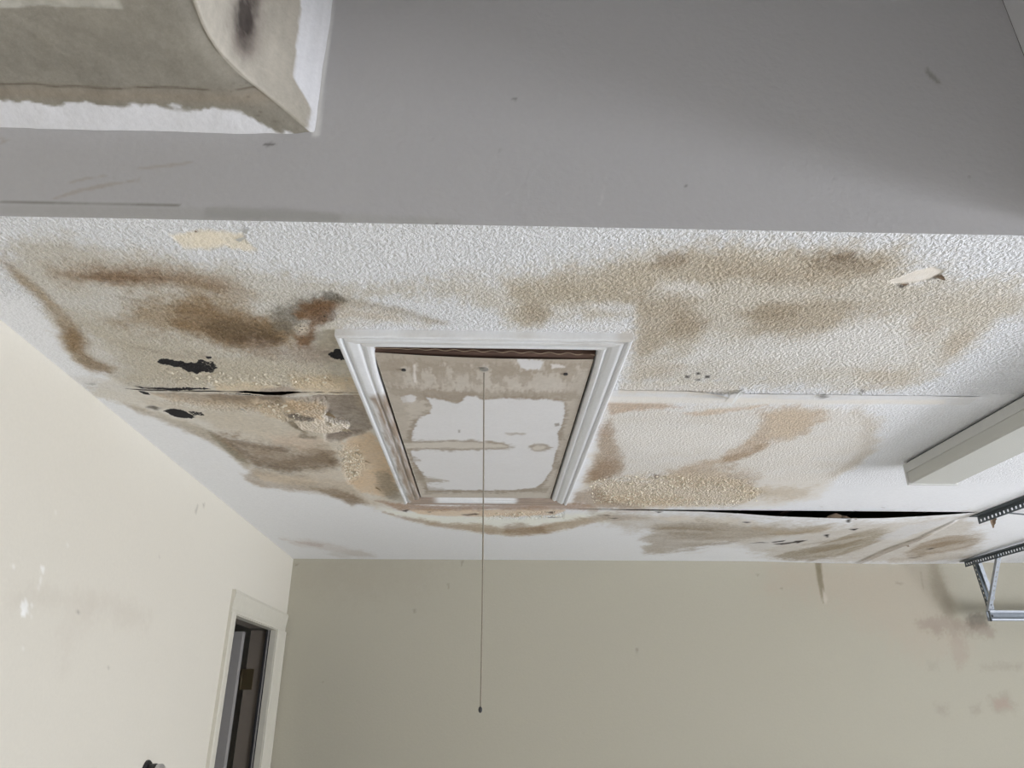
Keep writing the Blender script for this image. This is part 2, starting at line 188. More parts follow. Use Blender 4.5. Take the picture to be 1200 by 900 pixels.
  ((0.055, 0.039, 0.028),0.95,0.0027,0.0115,0.9,0,[(482,3183),(527,3173),(546,3197)]),
  ((0.055, 0.039, 0.028),0.95,0.0027,0.0119,0.9,0,[(535,3230),(589,3228),(570,3254)]),
  ((0.043, 0.031, 0.022),0.95,0.0026,0.0111,0.9,0,[(725,3096),(755,3095),(745,3119)]),
  ((0.055, 0.039, 0.028),0.95,0.0027,0.0118,0.9,0,[(257,3239),(333,3228),(297,3254)]),
  ((0.055, 0.039, 0.028),0.95,0.0026,0.011,0.9,0,[(-387,3131),(-348,3114),(-368,3161)]),
  ((0.043, 0.031, 0.022),0.95,0.0031,0.0162,0.9,0,[(1483,3756),(1547,3689),(1610,3624),(1613,3666),(1536,3777)]),
  ((0.043, 0.031, 0.022),0.95,0.0027,0.0124,0.9,0,[(1152,3227),(1188,3218),(1181,3243)]),
  ((0.043, 0.031, 0.022),0.95,0.0033,0.0193,0.9,0,[(2390,3913),(2433,3864),(2427,3936)]),
  ((0.043, 0.031, 0.022),0.95,0.0034,0.0213,0.9,0,[(2414,4142),(2478,4113),(2458,4167)]),
  ((0.043, 0.031, 0.022),0.95,0.0027,0.0122,0.9,0,[(1567,3101),(1583,3085),(1611,3163),(1596,3164)]),
  ((0.307, 0.239, 0.158),0.45,0.0049,0.0231,1.6,0.3,[(764,3434),(919,3392),(1127,3404),(1020,3463)]),
  ((0.744, 0.705, 0.639),0.35,0.005,0.0238,1.6,0.3,[(813,3489),(970,3446),(1181,3458),(1073,3519)]),
  ((0.307, 0.239, 0.158),0.45,0.0052,0.0258,1.6,0.3,[(900,3667),(1057,3600),(1222,3574),(1085,3703)]),
  ((0.744, 0.705, 0.639),0.35,0.0053,0.0267,1.6,0.3,[(954,3729),(1113,3660),(1280,3634),(1143,3767)]),
  ((0.307, 0.239, 0.158),0.45,0.0054,0.0279,1.6,0.3,[(1042,3884),(1192,3766),(1291,3655),(1250,3809)]),
  ((0.744, 0.705, 0.639),0.35,0.0055,0.0289,1.6,0.3,[(1101,3954),(1253,3831),(1352,3717),(1313,3876)]),
  ((0.307, 0.239, 0.158),0.45,0.0056,0.0303,1.6,0.3,[(1030,4030),(1179,3880),(1128,4002)]),
  ((0.744, 0.705, 0.639),0.35,0.0057,0.0314,1.6,0.3,[(1092,4104),(1241,3949),(1191,4075)]),
  ((0.307, 0.239, 0.158),0.45,0.0049,0.024,1.6,0.3,[(1281,3493),(1461,3412),(1545,3318),(1483,3468)]),
  ((0.744, 0.705, 0.639),0.35,0.005,0.0248,1.6,0.3,[(1339,3551),(1520,3467),(1605,3370),(1543,3524)]),
  ((0.307, 0.239, 0.158),0.45,0.0052,0.0272,1.6,0.3,[(1648,3774),(1734,3558),(1824,3476),(1789,3681)]),
  ((0.744, 0.705, 0.639),0.35,0.0053,0.0282,1.6,0.3,[(1716,3840),(1800,3618),(1891,3533),(1858,3745)]),
  ((0.307, 0.239, 0.158),0.45,0.0056,0.0312,1.6,0.3,[(1715,4059),(1822,3860),(1897,3721),(1885,4003)]),
  ((0.744, 0.705, 0.639),0.35,0.0057,0.0324,1.6,0.3,[(1789,4135),(1895,3929),(1969,3786),(1961,4077)]),
  ((0.307, 0.239, 0.158),0.45,0.0054,0.0315,1.6,0.3,[(2333,3939),(2386,3706),(2493,3659),(2465,3839)]),
  ((0.744, 0.705, 0.639),0.35,0.0055,0.0327,1.6,0.3,[(2416,4011),(2466,3770),(2573,3722),(2549,3908)]),
  ((0.085, 0.056, 0.035),0.95,0.0027,0.0114,0.7,0.3,[(-129,3202),(-67,3176),(-45,3191),(-99,3225)]),
  ((0.085, 0.056, 0.035),0.95,0.0026,0.0112,0.7,0.3,[(-278,3159),(-254,3142),(-264,3174)]),
  ((0.085, 0.056, 0.035),0.95,0.0026,0.0111,0.7,0.3,[(249,3142),(286,3125),(282,3173)]),
  ((0.147, 0.102, 0.065),0.55,0.0056,0.0182,1.5,0.3,[(-862,2187),(-760,2250),(-665,2308),(-700,2336),(-821,2269)]),
  ((0.147, 0.102, 0.065),0.55,0.0061,0.0214,1.5,0.3,[(-828,2483),(-684,2509),(-556,2475),(-692,2541)]),
  ((0.147, 0.102, 0.065),0.55,0.0059,0.0202,1.5,0.3,[(-565,2368),(-529,2424),(-562,2506)]),
  ((0.147, 0.102, 0.065),0.55,0.0057,0.0191,1.5,0.3,[(-840,2244),(-809,2321),(-814,2395),(-843,2340)]),
  ((0.719, 0.636, 0.525),0.5,0.0055,0.0177,1.5,0.3,[(-714,2182),(-622,2245),(-521,2294),(-628,2271)]),
  ((0.719, 0.636, 0.525),0.5,0.0065,0.0242,1.5,0.3,[(-773,2619),(-656,2661),(-544,2752),(-666,2708)]),
  ((0.719, 0.636, 0.525),0.5,0.0054,0.0169,1.5,0.3,[(-749,2120),(-660,2180),(-587,2211),(-691,2198)]),
  ((0.415, 0.341, 0.258),0.45,0.0047,0.0111,1.5,0.3,[(-840,1433),(-808,1443),(-823,1456)]),
  ((0.415, 0.341, 0.258),0.45,0.0051,0.0127,1.5,0.3,[(-742,1565),(-674,1600),(-698,1610)]),
  ((0.415, 0.341, 0.258),0.45,0.0051,0.0127,1.5,0.3,[(-854,1546),(-785,1571),(-719,1611),(-794,1594)]),
  ((0.415, 0.341, 0.258),0.45,0.0052,0.0126,1.5,0.3,[(-571,1597),(-492,1609),(-453,1622),(-516,1624)]),
  ((0.415, 0.341, 0.258),0.45,0.0044,0.0097,1.5,0.3,[(-800,1311),(-720,1325),(-658,1345),(-744,1340)]),
  ((0.297, 0.229, 0.164),0.6,0.0037,0.0208,0.8,0.3,[(2174,4287),(2168,3896),(2184,3626),(2181,3504),(2200,3524),(2220,3668),(2221,3943),(2218,4314)]),
  ((0.547, 0.485, 0.403),0.7,0.0099,0.0621,1.2,0.3,[(2296,4145),(2512,4085),(2739,4131),(2604,4245),(2366,4281)]),
 ],
 'cm': [
  (1.15,1,0.0034,0.0086,1.3,0,[(-823,1634),(-800,1618),(-783,1618),(-760,1632),(-742,1651),(-765,1667),(-790,1662),(-810,1653)]),
  (1.2,1,0.0034,0.0088,1.3,0,[(-773,1662),(-745,1636),(-708,1625),(-690,1659),(-705,1690),(-744,1702),(-770,1692)]),
  (0.72,1,0.0043,0.0108,1.2,0,[(-718,1621),(-684,1629),(-685,1669),(-716,1696),(-720,1660)]),
  (1.1,1,0.0025,0.0061,0.8,0,[(-693,1596),(-678,1600),(-678,1610),(-692,1610)]),
  (0.85,1,0.0041,0.0096,1.5,0,[(-394,1577),(-372,1544),(-345,1539),(-341,1599),(-368,1609),(-390,1596)]),
  (1.15,1,0.0031,0.0072,1.3,0,[(-367,1553),(-345,1543),(-343,1590),(-365,1595)]),
  (1.25,1,0.0032,0.0097,1,0,[(-942,1969),(-914,1948),(-883,1960),(-868,2015),(-886,2029),(-926,2016)]),
  (0.68,1,0.0032,0.0096,1.5,0,[(-875,1960),(-836,1972),(-838,1993),(-871,2001)]),
  (0.42,1,0.0075,0.0163,1.4,0,[(-437,1416),(-397,1388),(-350,1357),(-331,1371),(-359,1402),(-401,1443),(-436,1511),(-448,1494)]),
  (0.8,1,0.0023,0.0062,1.4,0,[(-943,1784),(-849,1784),(-760,1784),(-741,1795),(-856,1802),(-928,1801)]),
  (1,1,0.0023,0.0065,1.4,0,[(-949,1807),(-932,1810),(-925,1848),(-946,1843)]),
  (0.7,1,0.0018,0.005,1.5,0,[(-745,1807),(-634,1815),(-546,1830),(-549,1842),(-639,1833),(-749,1819)]),
  (0.36,1,0.008,0.0156,1.5,0,[(610,1121),(670,1111),(724,1123),(704,1150),(637,1146)]),
  (0.36,1,0.0064,0.0118,1.5,0,[(313,1145),(341,1127),(358,1143),(341,1167)]),
 ],
 'ct': [
  (1.0,1,0.0061,0.0139,0,0,[(-1117,1028),(1179,956),(1919,1759),(-245,1827),(-384,1825),(-551,1848),(-857,1805),(-1190,1759),(-1697,1742)]),
  (0.25,1,0.0125,0.0336,0.3,0,[(-1151,1374),(-968,1333),(-975,1485),(-1030,1660),(-968,1752),(-986,1893),(-1648,2118)]),
  (0.25,1,0.0125,0.0336,0.3,0,[(-1151,1374),(-968,1333),(-975,1485),(-1030,1660),(-968,1752),(-986,1893),(-1648,2118)]),
  (0.5,1,0.0173,0.0614,0.3,0,[(299,1878),(1980,1825),(2634,2535),(1412,2690),(1039,2585),(401,2605)]),
  (0.2,0.8,0.009,0.0236,0.5,0,[(-647,1709),(-345,1727),(-352,1830),(-862,1816)]),
  (0.0,1,0.0017,0.0035,0.3,0,[(786,1211),(805,1195),(820,1173),(848,1157),(876,1171),(875,1193),(849,1213),(813,1224)]),
  (0.25,1,0.0046,0.0085,0.6,0,[(-578,1099),(-530,1082),(-479,1083),(-446,1084),(-448,1110),(-438,1140),(-455,1143),(-491,1128),(-524,1140),(-569,1136)]),
  (0.1,1,0.0061,0.014,0.6,0,[(-375,1442),(-343,1433),(-347,1517),(-358,1700),(-390,1660),(-381,1554),(-414,1555)]),
 ],
 'ck': [
  (1.0,1,0.0168,0.0643,1,0.2,[(404,2627),(583,2555),(803,2548),(943,2588),(1091,2827),(1040,2996),(606,3024),(409,2916)]),
  (0.6,1,0.0088,0.0227,1,0.2,[(-844,1664),(-594,1676),(-381,1680),(-397,1767),(-622,1774),(-884,1760)]),
  (1.0,1,0.0074,0.0209,1,0.2,[(-661,1908),(-461,1864),(-481,2009),(-624,2042)]),
  (1.0,1,0.0052,0.0153,1,0.2,[(-582,2013),(-420,2036),(-433,2111),(-589,2131)]),
  (0.9,1,0.0119,0.0406,1,0.2,[(-501,2276),(-431,2257),(-440,2502),(-536,2703),(-536,2525)]),
  (0.7,1,0.0077,0.033,1,0.2,[(99,3147),(325,3140),(336,3253),(-54,3316)]),
  (0.7,1,0.0072,0.0207,1,0.2,[(-900,1853),(-661,1908),(-606,1972),(-799,1965),(-920,1903)]),
 ],
 'cz': [
  (7.0,1,0.004,0.0117,0.6,0,[(-474,1834),(-362,1830),(-360,1937),(-363,2093),(-404,2156),(-439,2174),(-491,2224),(-528,2217),(-517,2136),(-439,2111),(-424,2058),(-485,2031),(-485,1982),(-462,1914),(-468,1877),(-526,1860)]),
  (6.0,1,0.0047,0.0131,0.6,0,[(-646,1857),(-576,1855),(-599,1906),(-661,1908)]),
  (-7.0,1,0.0041,0.0122,1,0.3,[(-585,2027),(-523,1997),(-482,2038),(-428,2051),(-431,2095),(-503,2144),(-542,2129),(-582,2100)]),
  (-4.0,1,0.0073,0.0205,1,0.3,[(-568,1880),(-480,1864),(-469,1928),(-504,2024),(-558,1998)]),
  (2.0,1,0.0017,0.0035,0.4,0,[(786,1211),(805,1195),(820,1173),(848,1157),(876,1171),(875,1193),(849,1213),(813,1224)]),
  (2.5,1,0.0091,0.0316,1,0,[(-460,2174),(-378,2124),(-351,2237),(-351,2468),(-366,2808),(-425,2902),(-523,2826),(-542,2704),(-520,2504)]),
  (-6.0,1,0.0045,0.0252,0.3,0,[(2174,4287),(2168,3896),(2184,3626),(2136,3230),(2164,3264),(2232,3689),(2233,3967),(2218,4314)]),
  (-0.5,1,0.0035,0.0093,0.2,0,[(317,1803),(681,1798),(687,1816),(320,1821)]),
 ],
 'h': [
  ((0.569, 0.517, 0.447),1,0.0051,0.0149,0,0.1,[(-306,1491),(282,1473),(545,3100),(-424,3130)]),
  ((0.448, 0.388, 0.315),0.9,0.0084,0.0198,1.5,0.4,[(-287,1490),(265,1495),(276,1622),(139,1667),(-34,1662),(-164,1677),(-269,1659)]),
  ((0.381, 0.319, 0.252),0.7,0.0064,0.0155,2,0.5,[(-280,1580),(-219,1588),(-75,1593),(133,1587),(239,1603),(269,1663),(144,1732),(-35,1726),(-258,1745),(-285,1712)]),
  ((0.37, 0.309, 0.243),0.85,0.0046,0.012,1.6,0.5,[(-269,1745),(-171,1764),(-35,1772),(146,1755),(226,1763),(246,1835),(187,1836),(-36,1843),(-84,1870),(-177,1848),(-245,1826),(-270,1802)]),
  ((0.619, 0.572, 0.505),0.85,0.0043,0.0107,2,0.4,[(-224,1637),(-202,1627),(-204,1732),(-228,1755)]),
  ((0.619, 0.572, 0.505),0.85,0.0043,0.0105,2,0.4,[(-193,1597),(-183,1597),(-195,1731),(-204,1732)]),
  ((0.619, 0.572, 0.505),0.85,0.0043,0.0107,2,0.4,[(-174,1646),(-152,1625),(-141,1719),(-174,1753)]),
  ((0.619, 0.572, 0.505),0.85,0.0043,0.0104,2,0.4,[(-116,1595),(-100,1604),(-101,1729),(-119,1718)]),
  ((0.619, 0.572, 0.505),0.85,0.0044,0.0109,2,0.4,[(-99,1675),(-60,1653),(-53,1727),(-89,1762)]),
  ((0.619, 0.572, 0.505),0.85,0.0043,0.0106,2,0.4,[(-44,1622),(-8,1611),(-4,1693),(28,1736),(-21,1737)]),
  ((0.619, 0.572, 0.505),0.85,0.0044,0.011,2,0.4,[(35,1670),(65,1669),(82,1757),(41,1746)]),
  ((0.619, 0.572, 0.505),0.85,0.0044,0.0111,2,0.4,[(106,1658),(159,1646),(192,1719),(181,1765),(129,1778),(99,1733)]),
  ((0.619, 0.572, 0.505),0.85,0.0044,0.011,2,0.4,[(211,1614),(246,1653),(262,1774),(234,1775)]),
  ((0.619, 0.572, 0.505),0.85,0.0042,0.0098,2,0.4,[(49,1570),(99,1569),(125,1587),(123,1626),(72,1618)]),
  ((0.818, 0.773, 0.732),0.9,0.0021,0.0052,0.6,0.2,[(-192,1607),(-186,1606),(-194,1720),(-200,1721)]),
  ((0.731, 0.719, 0.713),1,0.0021,0.0049,1.2,0.1,[(57,1560),(95,1569),(128,1577),(119,1627),(76,1623),(67,1589)]),
  ((0.753, 0.721, 0.692),1,0.0021,0.005,1,0.1,[(146,1596),(158,1591),(186,1614),(153,1621)]),
  ((0.326, 0.27, 0.21),0.9,0.0092,0.0274,0.9,0.3,[(-183,1800),(-147,1816),(-84,1857),(-70,1796),(-40,1795),(-17,1824),(34,1805),(150,1813),(207,1824),(221,1912),(226,2009),(222,2076),(219,2163),(228,2282),(224,2475),(213,2652),(201,2761),(88,2803),(-115,2809),(-258,2814),(-258,2655),(-273,2470),(-274,2298),(-259,2211),(-257,2129),(-232,1981),(-201,1966),(-162,1898),(-178,1860)]),
  ((0.751, 0.744, 0.742),1,0.0027,0.008,0.9,0.05,[(-175,1823),(-141,1834),(-88,1864),(-68,1808),(-40,1807),(-22,1831),(34,1817),(151,1825),(202,1842),(212,1926),(213,2038),(206,2099),(220,2196),(218,2338),(219,2496),(200,2652),(178,2725),(87,2765),(-114,2771),(-241,2775),(-242,2620),(-255,2470),(-265,2391),(-262,2298),(-250,2227),(-249,2161),(-229,2052),(-207,1980),(-174,1938),(-165,1873)]),
  ((0.746, 0.729, 0.722),0.95,0.0023,0.0062,0.9,0.1,[(-249,1826),(-219,1801),(-202,1818),(-216,1862),(-244,1862)]),
  ((0.387, 0.333, 0.267),1,0.0044,0.0138,0.8,0.2,[(-278,2178),(-203,2184),(-121,2173),(-40,2171),(42,2193),(81,2234),(43,2261),(-41,2273),(-126,2285),(-209,2269),(-279,2298)]),
  ((0.634, 0.587, 0.518),1,0.0028,0.0086,0.6,0.1,[(-281,2211),(-204,2201),(-122,2190),(-40,2196),(36,2210),(59,2235),(15,2245),(-97,2257),(-208,2252),(-276,2263)]),
  ((0.387, 0.333, 0.267),1,0.0039,0.0122,0.7,0.2,[(123,2233),(140,2198),(174,2206),(204,2239),(184,2275),(146,2285)]),
  ((0.634, 0.587, 0.518),1,0.0028,0.0088,0.6,0.1,[(137,2241),(152,2215),(175,2223),(187,2239),(167,2266),(147,2267)]),
  ((0.459, 0.416, 0.361),0.8,0.0037,0.011,1,0.2,[(45,2104),(79,2095),(109,2110),(67,2119)]),
  ((0.286, 0.25, 0.211),0.9,0.002,0.0059,0.6,0.3,[(191,2017),(203,2010),(207,2031),(195,2039)]),
  ((0.346, 0.32, 0.282),0.9,0.0021,0.0062,0.4,0.3,[(-99,2078),(-93,2078),(-94,2101),(-99,2101)]),
  ((0.397, 0.358, 0.309),0.8,0.0026,0.0074,1,0.3,[(-237,2038),(-220,2037),(-229,2060)]),
  ((0.425, 0.371, 0.302),0.9,0.0045,0.0162,1,0.2,[(-264,2576),(-216,2608),(-154,2640),(-221,2677),(-265,2667)]),
  ((0.389, 0.338, 0.274),0.45,0.0073,0.02,1.8,0.6,[(-294,1681),(-232,1711),(-233,1850),(-244,2053),(-254,2211),(-287,2212),(-282,1982),(-287,1791)]),
  ((0.412, 0.36, 0.293),0.45,0.0076,0.0216,1.8,0.6,[(200,1665),(247,1664),(255,1834),(249,2037),(257,2374),(245,2582),(225,2282),(223,2038),(218,1835)]),
  ((0.34, 0.288, 0.225),0.7,0.0037,0.0132,1.4,0.4,[(-279,2471),(-246,2511),(-234,2597),(-278,2667)]),
  ((0.34, 0.288, 0.225),0.7,0.0032,0.0095,1.4,0.4,[(-254,2098),(-234,2113),(-255,2161)]),
  ((0.34, 0.288, 0.225),0.7,0.0035,0.0117,1.4,0.4,[(-261,2343),(-242,2390),(-270,2440)]),
  ((0.34, 0.288, 0.225),0.7,0.0036,0.0122,1.4,0.4,[(236,2375),(222,2455),(250,2495)]),
  ((0.34, 0.288, 0.225),0.7,0.0032,0.0096,1.4,0.4,[(222,2076),(211,2131),(236,2162)]),
  ((0.34, 0.288, 0.225),0.7,0.004,0.0152,1.4,0.4,[(-250,2714),(-180,2761),(-114,2784),(-251,2814)]),
  ((0.34, 0.288, 0.225),0.7,0.004,0.0152,1.4,0.4,[(88,2790),(187,2749),(233,2699),(224,2799)]),
 ],
 'b': [
  ((0.46, 0.401, 0.324),0.6,0.1019,0.0989,1,0.3,[(2187,2458),(2657,2460),(2706,2237),(2736,1952),(2476,1906),(2125,2138),(1839,2233),(1643,2281),(1665,2430)]),
  ((0.196, 0.165, 0.099),0.85,0.0067,0.0065,0.5,0.2,[(1951,2446),(1988,2446),(1978,2332),(1980,2283),(1960,2200),(1951,2234),(1947,2332)]),
  ((0.551, 0.512, 0.435),0.8,0.0066,0.0064,0.4,0.2,[(1969,2283),(1990,2224),(1974,2195),(1957,2214)]),
  ((0.307, 0.268, 0.2),0.55,0.0308,0.0301,0.6,0.3,[(2636,2460),(2696,2450),(2718,2286),(2741,2131),(2792,2093),(2715,2069),(2658,2164),(2636,2285)]),  # cast shadow of the track struts, painted on the wall
  ((0.16, 0.139, 0.11),0.85,0.0203,0.0197,1,0.3,[(2792,2131),(2863,2150),(2924,2131),(2919,2074),(2851,2046),(2786,2069)]),
  ((0.326, 0.268, 0.216),0.7,0.0303,0.0291,1.3,0.3,[(2521,2102),(2678,2121),(2823,2093),(2939,2056),(2914,2018),(2755,2027),(2581,2036),(2485,2054)]),
  ((0.39, 0.325, 0.267),0.6,0.0299,0.0284,1,0.3,[(2653,2022),(2754,2022),(2744,1907),(2674,1825),(2645,1906)]),
  ((0.368, 0.335, 0.276),0.5,0.0198,0.0186,1,0.3,[(2499,1879),(2561,1888),(2560,1843),(2499,1834)]),
  ((0.357, 0.315, 0.258),0.6,0.0242,0.0222,1,0.3,[(2486,1657),(2556,1665),(2553,1613),(2493,1605)]),
  ((0.357, 0.315, 0.258),0.6,0.0242,0.0224,1,0.3,[(2699,1657),(2750,1665),(2746,1613),(2698,1613)]),
  ((0.357, 0.315, 0.258),0.6,0.0243,0.0226,1,0.3,[(2818,1700),(2920,1718),(2964,1665),(2910,1613),(2816,1622)]),
  ((0.357, 0.315, 0.258),0.6,0.0248,0.0235,1,0.3,[(2812,1861),(2963,1870),(3053,1871),(3045,1843),(2807,1843)]),
  ((0.401, 0.296, 0.232),0.5,0.0195,0.0181,1,0.3,[(2830,1674),(2911,1683),(2918,1639),(2840,1639)]),
  ((0.227, 0.193, 0.158),0.5,0.0052,0.0051,1,0.3,[(2418,2324),(2468,2314),(2445,2307),(2416,2314)]),
  ((0.316, 0.277, 0.224),0.6,0.0062,0.0061,0.6,0.3,[(2576,2384),(2587,2384),(2579,2285),(2569,2285)]),
  ((0.413, 0.378, 0.305),0.5,0.1235,0.1216,1,0.3,[(-1113,2415),(-766,2426),(-266,2419),(-359,2272),(-846,2223),(-1095,2269)]),
  ((0.252, 0.225, 0.178),0.7,0.0049,0.0047,0.6,0.3,[(-432,2158),(-417,2158),(-416,2139),(-426,2139)]),
  ((0.252, 0.225, 0.178),0.7,0.005,0.0048,0.6,0.3,[(-242,2302),(-232,2302),(-231,2273)]),
  ((0.252, 0.225, 0.178),0.7,0.005,0.005,0.6,0.3,[(-166,2435),(-151,2435),(-160,2400)]),
  ((0.252, 0.225, 0.178),0.7,0.0051,0.0049,0.6,0.3,[(1715,2286),(1731,2286),(1729,2277)]),
  ((0.252, 0.225, 0.178),0.7,0.0051,0.005,0.6,0.3,[(1584,2364),(1604,2365),(1593,2355)]),
  ((0.252, 0.225, 0.178),0.7,0.0049,0.0049,0.6,0.3,[(-1137,2410),(-1112,2410),(-1125,2395)]),
  ((0.252, 0.225, 0.178),0.7,0.0047,0.0044,0.6,0.3,[(-916,1777),(-898,1777),(-906,1769)]),
  ((0.252, 0.225, 0.178),0.7,0.0049,0.0045,0.6,0.3,[(838,1949),(852,1949),(843,1881)]),
  ((0.82, 0.816, 0.755),0.9,0.0042,0.0041,0.4,0.3,[(2402,2444),(2466,2449),(2451,2429),(2410,2429)]),
  ((0.82, 0.816, 0.755),0.9,0.0042,0.0041,0.4,0.3,[(2539,2450),(2592,2450),(2578,2435),(2541,2434)]),
  ((0.269, 0.241, 0.186),0.7,0.0051,0.0051,1,0.3,[(1257,2458),(1513,2449),(1668,2450),(1460,2439)]),
 ],
 'n': [
  ((0.223, 0.212, 0.186),0.9,0.001,0.0013,0.5,0.3,[(-857,2470),(-770,2473),(-638,2470),(-550,2471),(-549,2468),(-711,2469),(-856,2468)]),
  ((0.476, 0.472, 0.458),0.6,0.0044,0.0055,0.6,0.3,[(-855,2463),(-549,2465),(-267,2459),(-57,2453),(-57,2437),(-558,2438),(-849,2442)]),
  ((0.383, 0.38, 0.368),0.6,0.0044,0.0055,0.8,0.3,[(-505,2468),(-357,2468),(-266,2455),(-265,2441),(-501,2443)]),
  ((0.409, 0.344, 0.278),0.45,0.0015,0.0019,1.6,0.3,[(-772,2480),(-733,2499),(-691,2512),(-634,2524),(-625,2523),(-676,2508),(-723,2494),(-765,2476)]),
  ((0.409, 0.344, 0.278),0.45,0.0015,0.0019,1.6,0.3,[(-752,2517),(-724,2526),(-681,2534),(-684,2531),(-723,2520),(-747,2510)]),
  ((0.409, 0.344, 0.278),0.45,0.0015,0.002,1.6,0.3,[(-639,2549),(-589,2560),(-544,2565),(-580,2554),(-631,2545)]),
  ((0.409, 0.344, 0.278),0.45,0.0015,0.0019,1.6,0.3,[(-630,2530),(-627,2532),(-626,2513),(-629,2513)]),
  ((0.409, 0.344, 0.278),0.45,0.0015,0.002,1.6,0.3,[(-897,2614),(-879,2603),(-892,2595)]),
  ((0.129, 0.121, 0.115),0.8,0.0014,0.0018,0.6,0.3,[(-426,2612),(-409,2614),(-399,2608),(-414,2604)]),
  ((0.129, 0.121, 0.115),0.8,0.0015,0.0019,0.6,0.3,[(33,2734),(43,2736),(40,2730)]),
  ((0.129, 0.121, 0.115),0.8,0.0014,0.0018,0.6,0.3,[(8,2608),(14,2610),(11,2604)]),
  ((0.129, 0.121, 0.115),0.8,0.0013,0.0016,0.6,0.3,[(-105,2441),(-99,2441),(-98,2434)]),
  ((0.129, 0.121, 0.115),0.8,0.0014,0.0017,0.6,0.3,[(347,2538),(352,2538),(350,2532)]),
  ((0.129, 0.121, 0.115),0.8,0.0015,0.0019,0.6,0.3,[(882,2570),(888,2570),(884,2564)]),
  ((0.664, 0.658, 0.657),0.6,0.0016,0.0019,0.6,0.3,[(189,2489),(200,2527),(205,2554),(206,2554),(199,2511),(192,2489)]),
  ((0.205, 0.186, 0.155),0.6,0.0035,0.0047,1,0.3,[(868,2842),(890,2801),(879,2801),(863,2832)]),
  ((0.92, 0.92, 0.92),0.8,0.0025,0.0034,0.3,0.3,[(-341,2893),(-336,2990),(-331,2990),(-324,2631),(-336,2630)]),
 ],
 'l': [
  ((0.88, 0.875, 0.845),1,0.0026,0.0016,0.6,0.1,[(1773,1885),(1789,1894),(1805,1889),(1812,1866),(1804,1854),(1791,1853),(1781,1867)]),
  ((0.847, 0.834, 0.796),0.85,0.0031,0.0019,0.5,0.1,[(1815,1973),(1832,1976),(1835,1960),(1824,1961)]),
  ((0.847, 0.834, 0.796),0.85,0.0031,0.0019,0.5,0.1,[(1822,1950),(1842,1945),(1832,1936)]),
  ((0.847, 0.834, 0.796),0.85,0.003,0.0019,0.5,0.1,[(1821,1930),(1834,1932),(1836,1920)]),
  ((0.847, 0.834, 0.796),0.85,0.0027,0.0018,0.5,0.1,[(1700,1958),(1709,1960),(1713,1952),(1704,1951)]),
  ((0.847, 0.834, 0.796),0.85,0.003,0.0018,0.5,0.1,[(1815,1882),(1822,1889),(1825,1875)]),
  ((0.847, 0.834, 0.796),0.85,0.0029,0.0018,0.5,0.1,[(1821,1787),(1831,1788),(1834,1782)]),
  ((0.847, 0.834, 0.796),0.85,0.003,0.0018,0.5,0.1,[(1820,1863),(1827,1864),(1832,1853)]),
  ((0.847, 0.834, 0.796),0.85,0.0034,0.002,0.5,0.1,[(1902,2049),(1914,2051),(1914,2042)]),
  ((0.847, 0.834, 0.796),0.85,0.0031,0.0019,0.5,0.1,[(1812,2107),(1819,2108),(1823,2101)]),
  ((0.583, 0.54, 0.466),0.5,0.0582,0.0321,1,0.3,[(1741,1911),(1910,1930),(2215,1952),(2517,1937),(2472,1893),(2141,1897),(1851,1896),(1750,1893)]),
  ((0.61, 0.565, 0.49),0.5,0.0587,0.0321,1,0.3,[(1953,1836),(2012,1883),(2110,1962),(2157,1945),(2073,1846),(2038,1739)]),
  ((0.308, 0.286, 0.242),0.8,0.0037,0.0021,0.5,0.3,[(2024,1895),(2050,1894),(2045,1887)]),
  ((0.308, 0.286, 0.242),0.8,0.0057,0.0026,0.5,0.3,[(2463,2121),(2476,2123),(2479,2116)]),
  ((0.308, 0.286, 0.242),0.8,0.0046,0.0022,0.5,0.3,[(2272,1765),(2287,1765),(2285,1758)]),
  ((0.308, 0.286, 0.242),0.8,0.0027,0.0018,0.5,0.3,[(1648,2272),(1654,2274),(1654,2268)]),
  ((0.308, 0.286, 0.242),0.8,0.0072,0.0029,0.5,0.3,[(2712,2325),(2730,2362),(2740,2358),(2731,2323)]),
  ((0.308, 0.286, 0.242),0.8,0.0075,0.003,0.5,0.3,[(2778,2375),(2803,2381),(2795,2359)]),
 ],
}

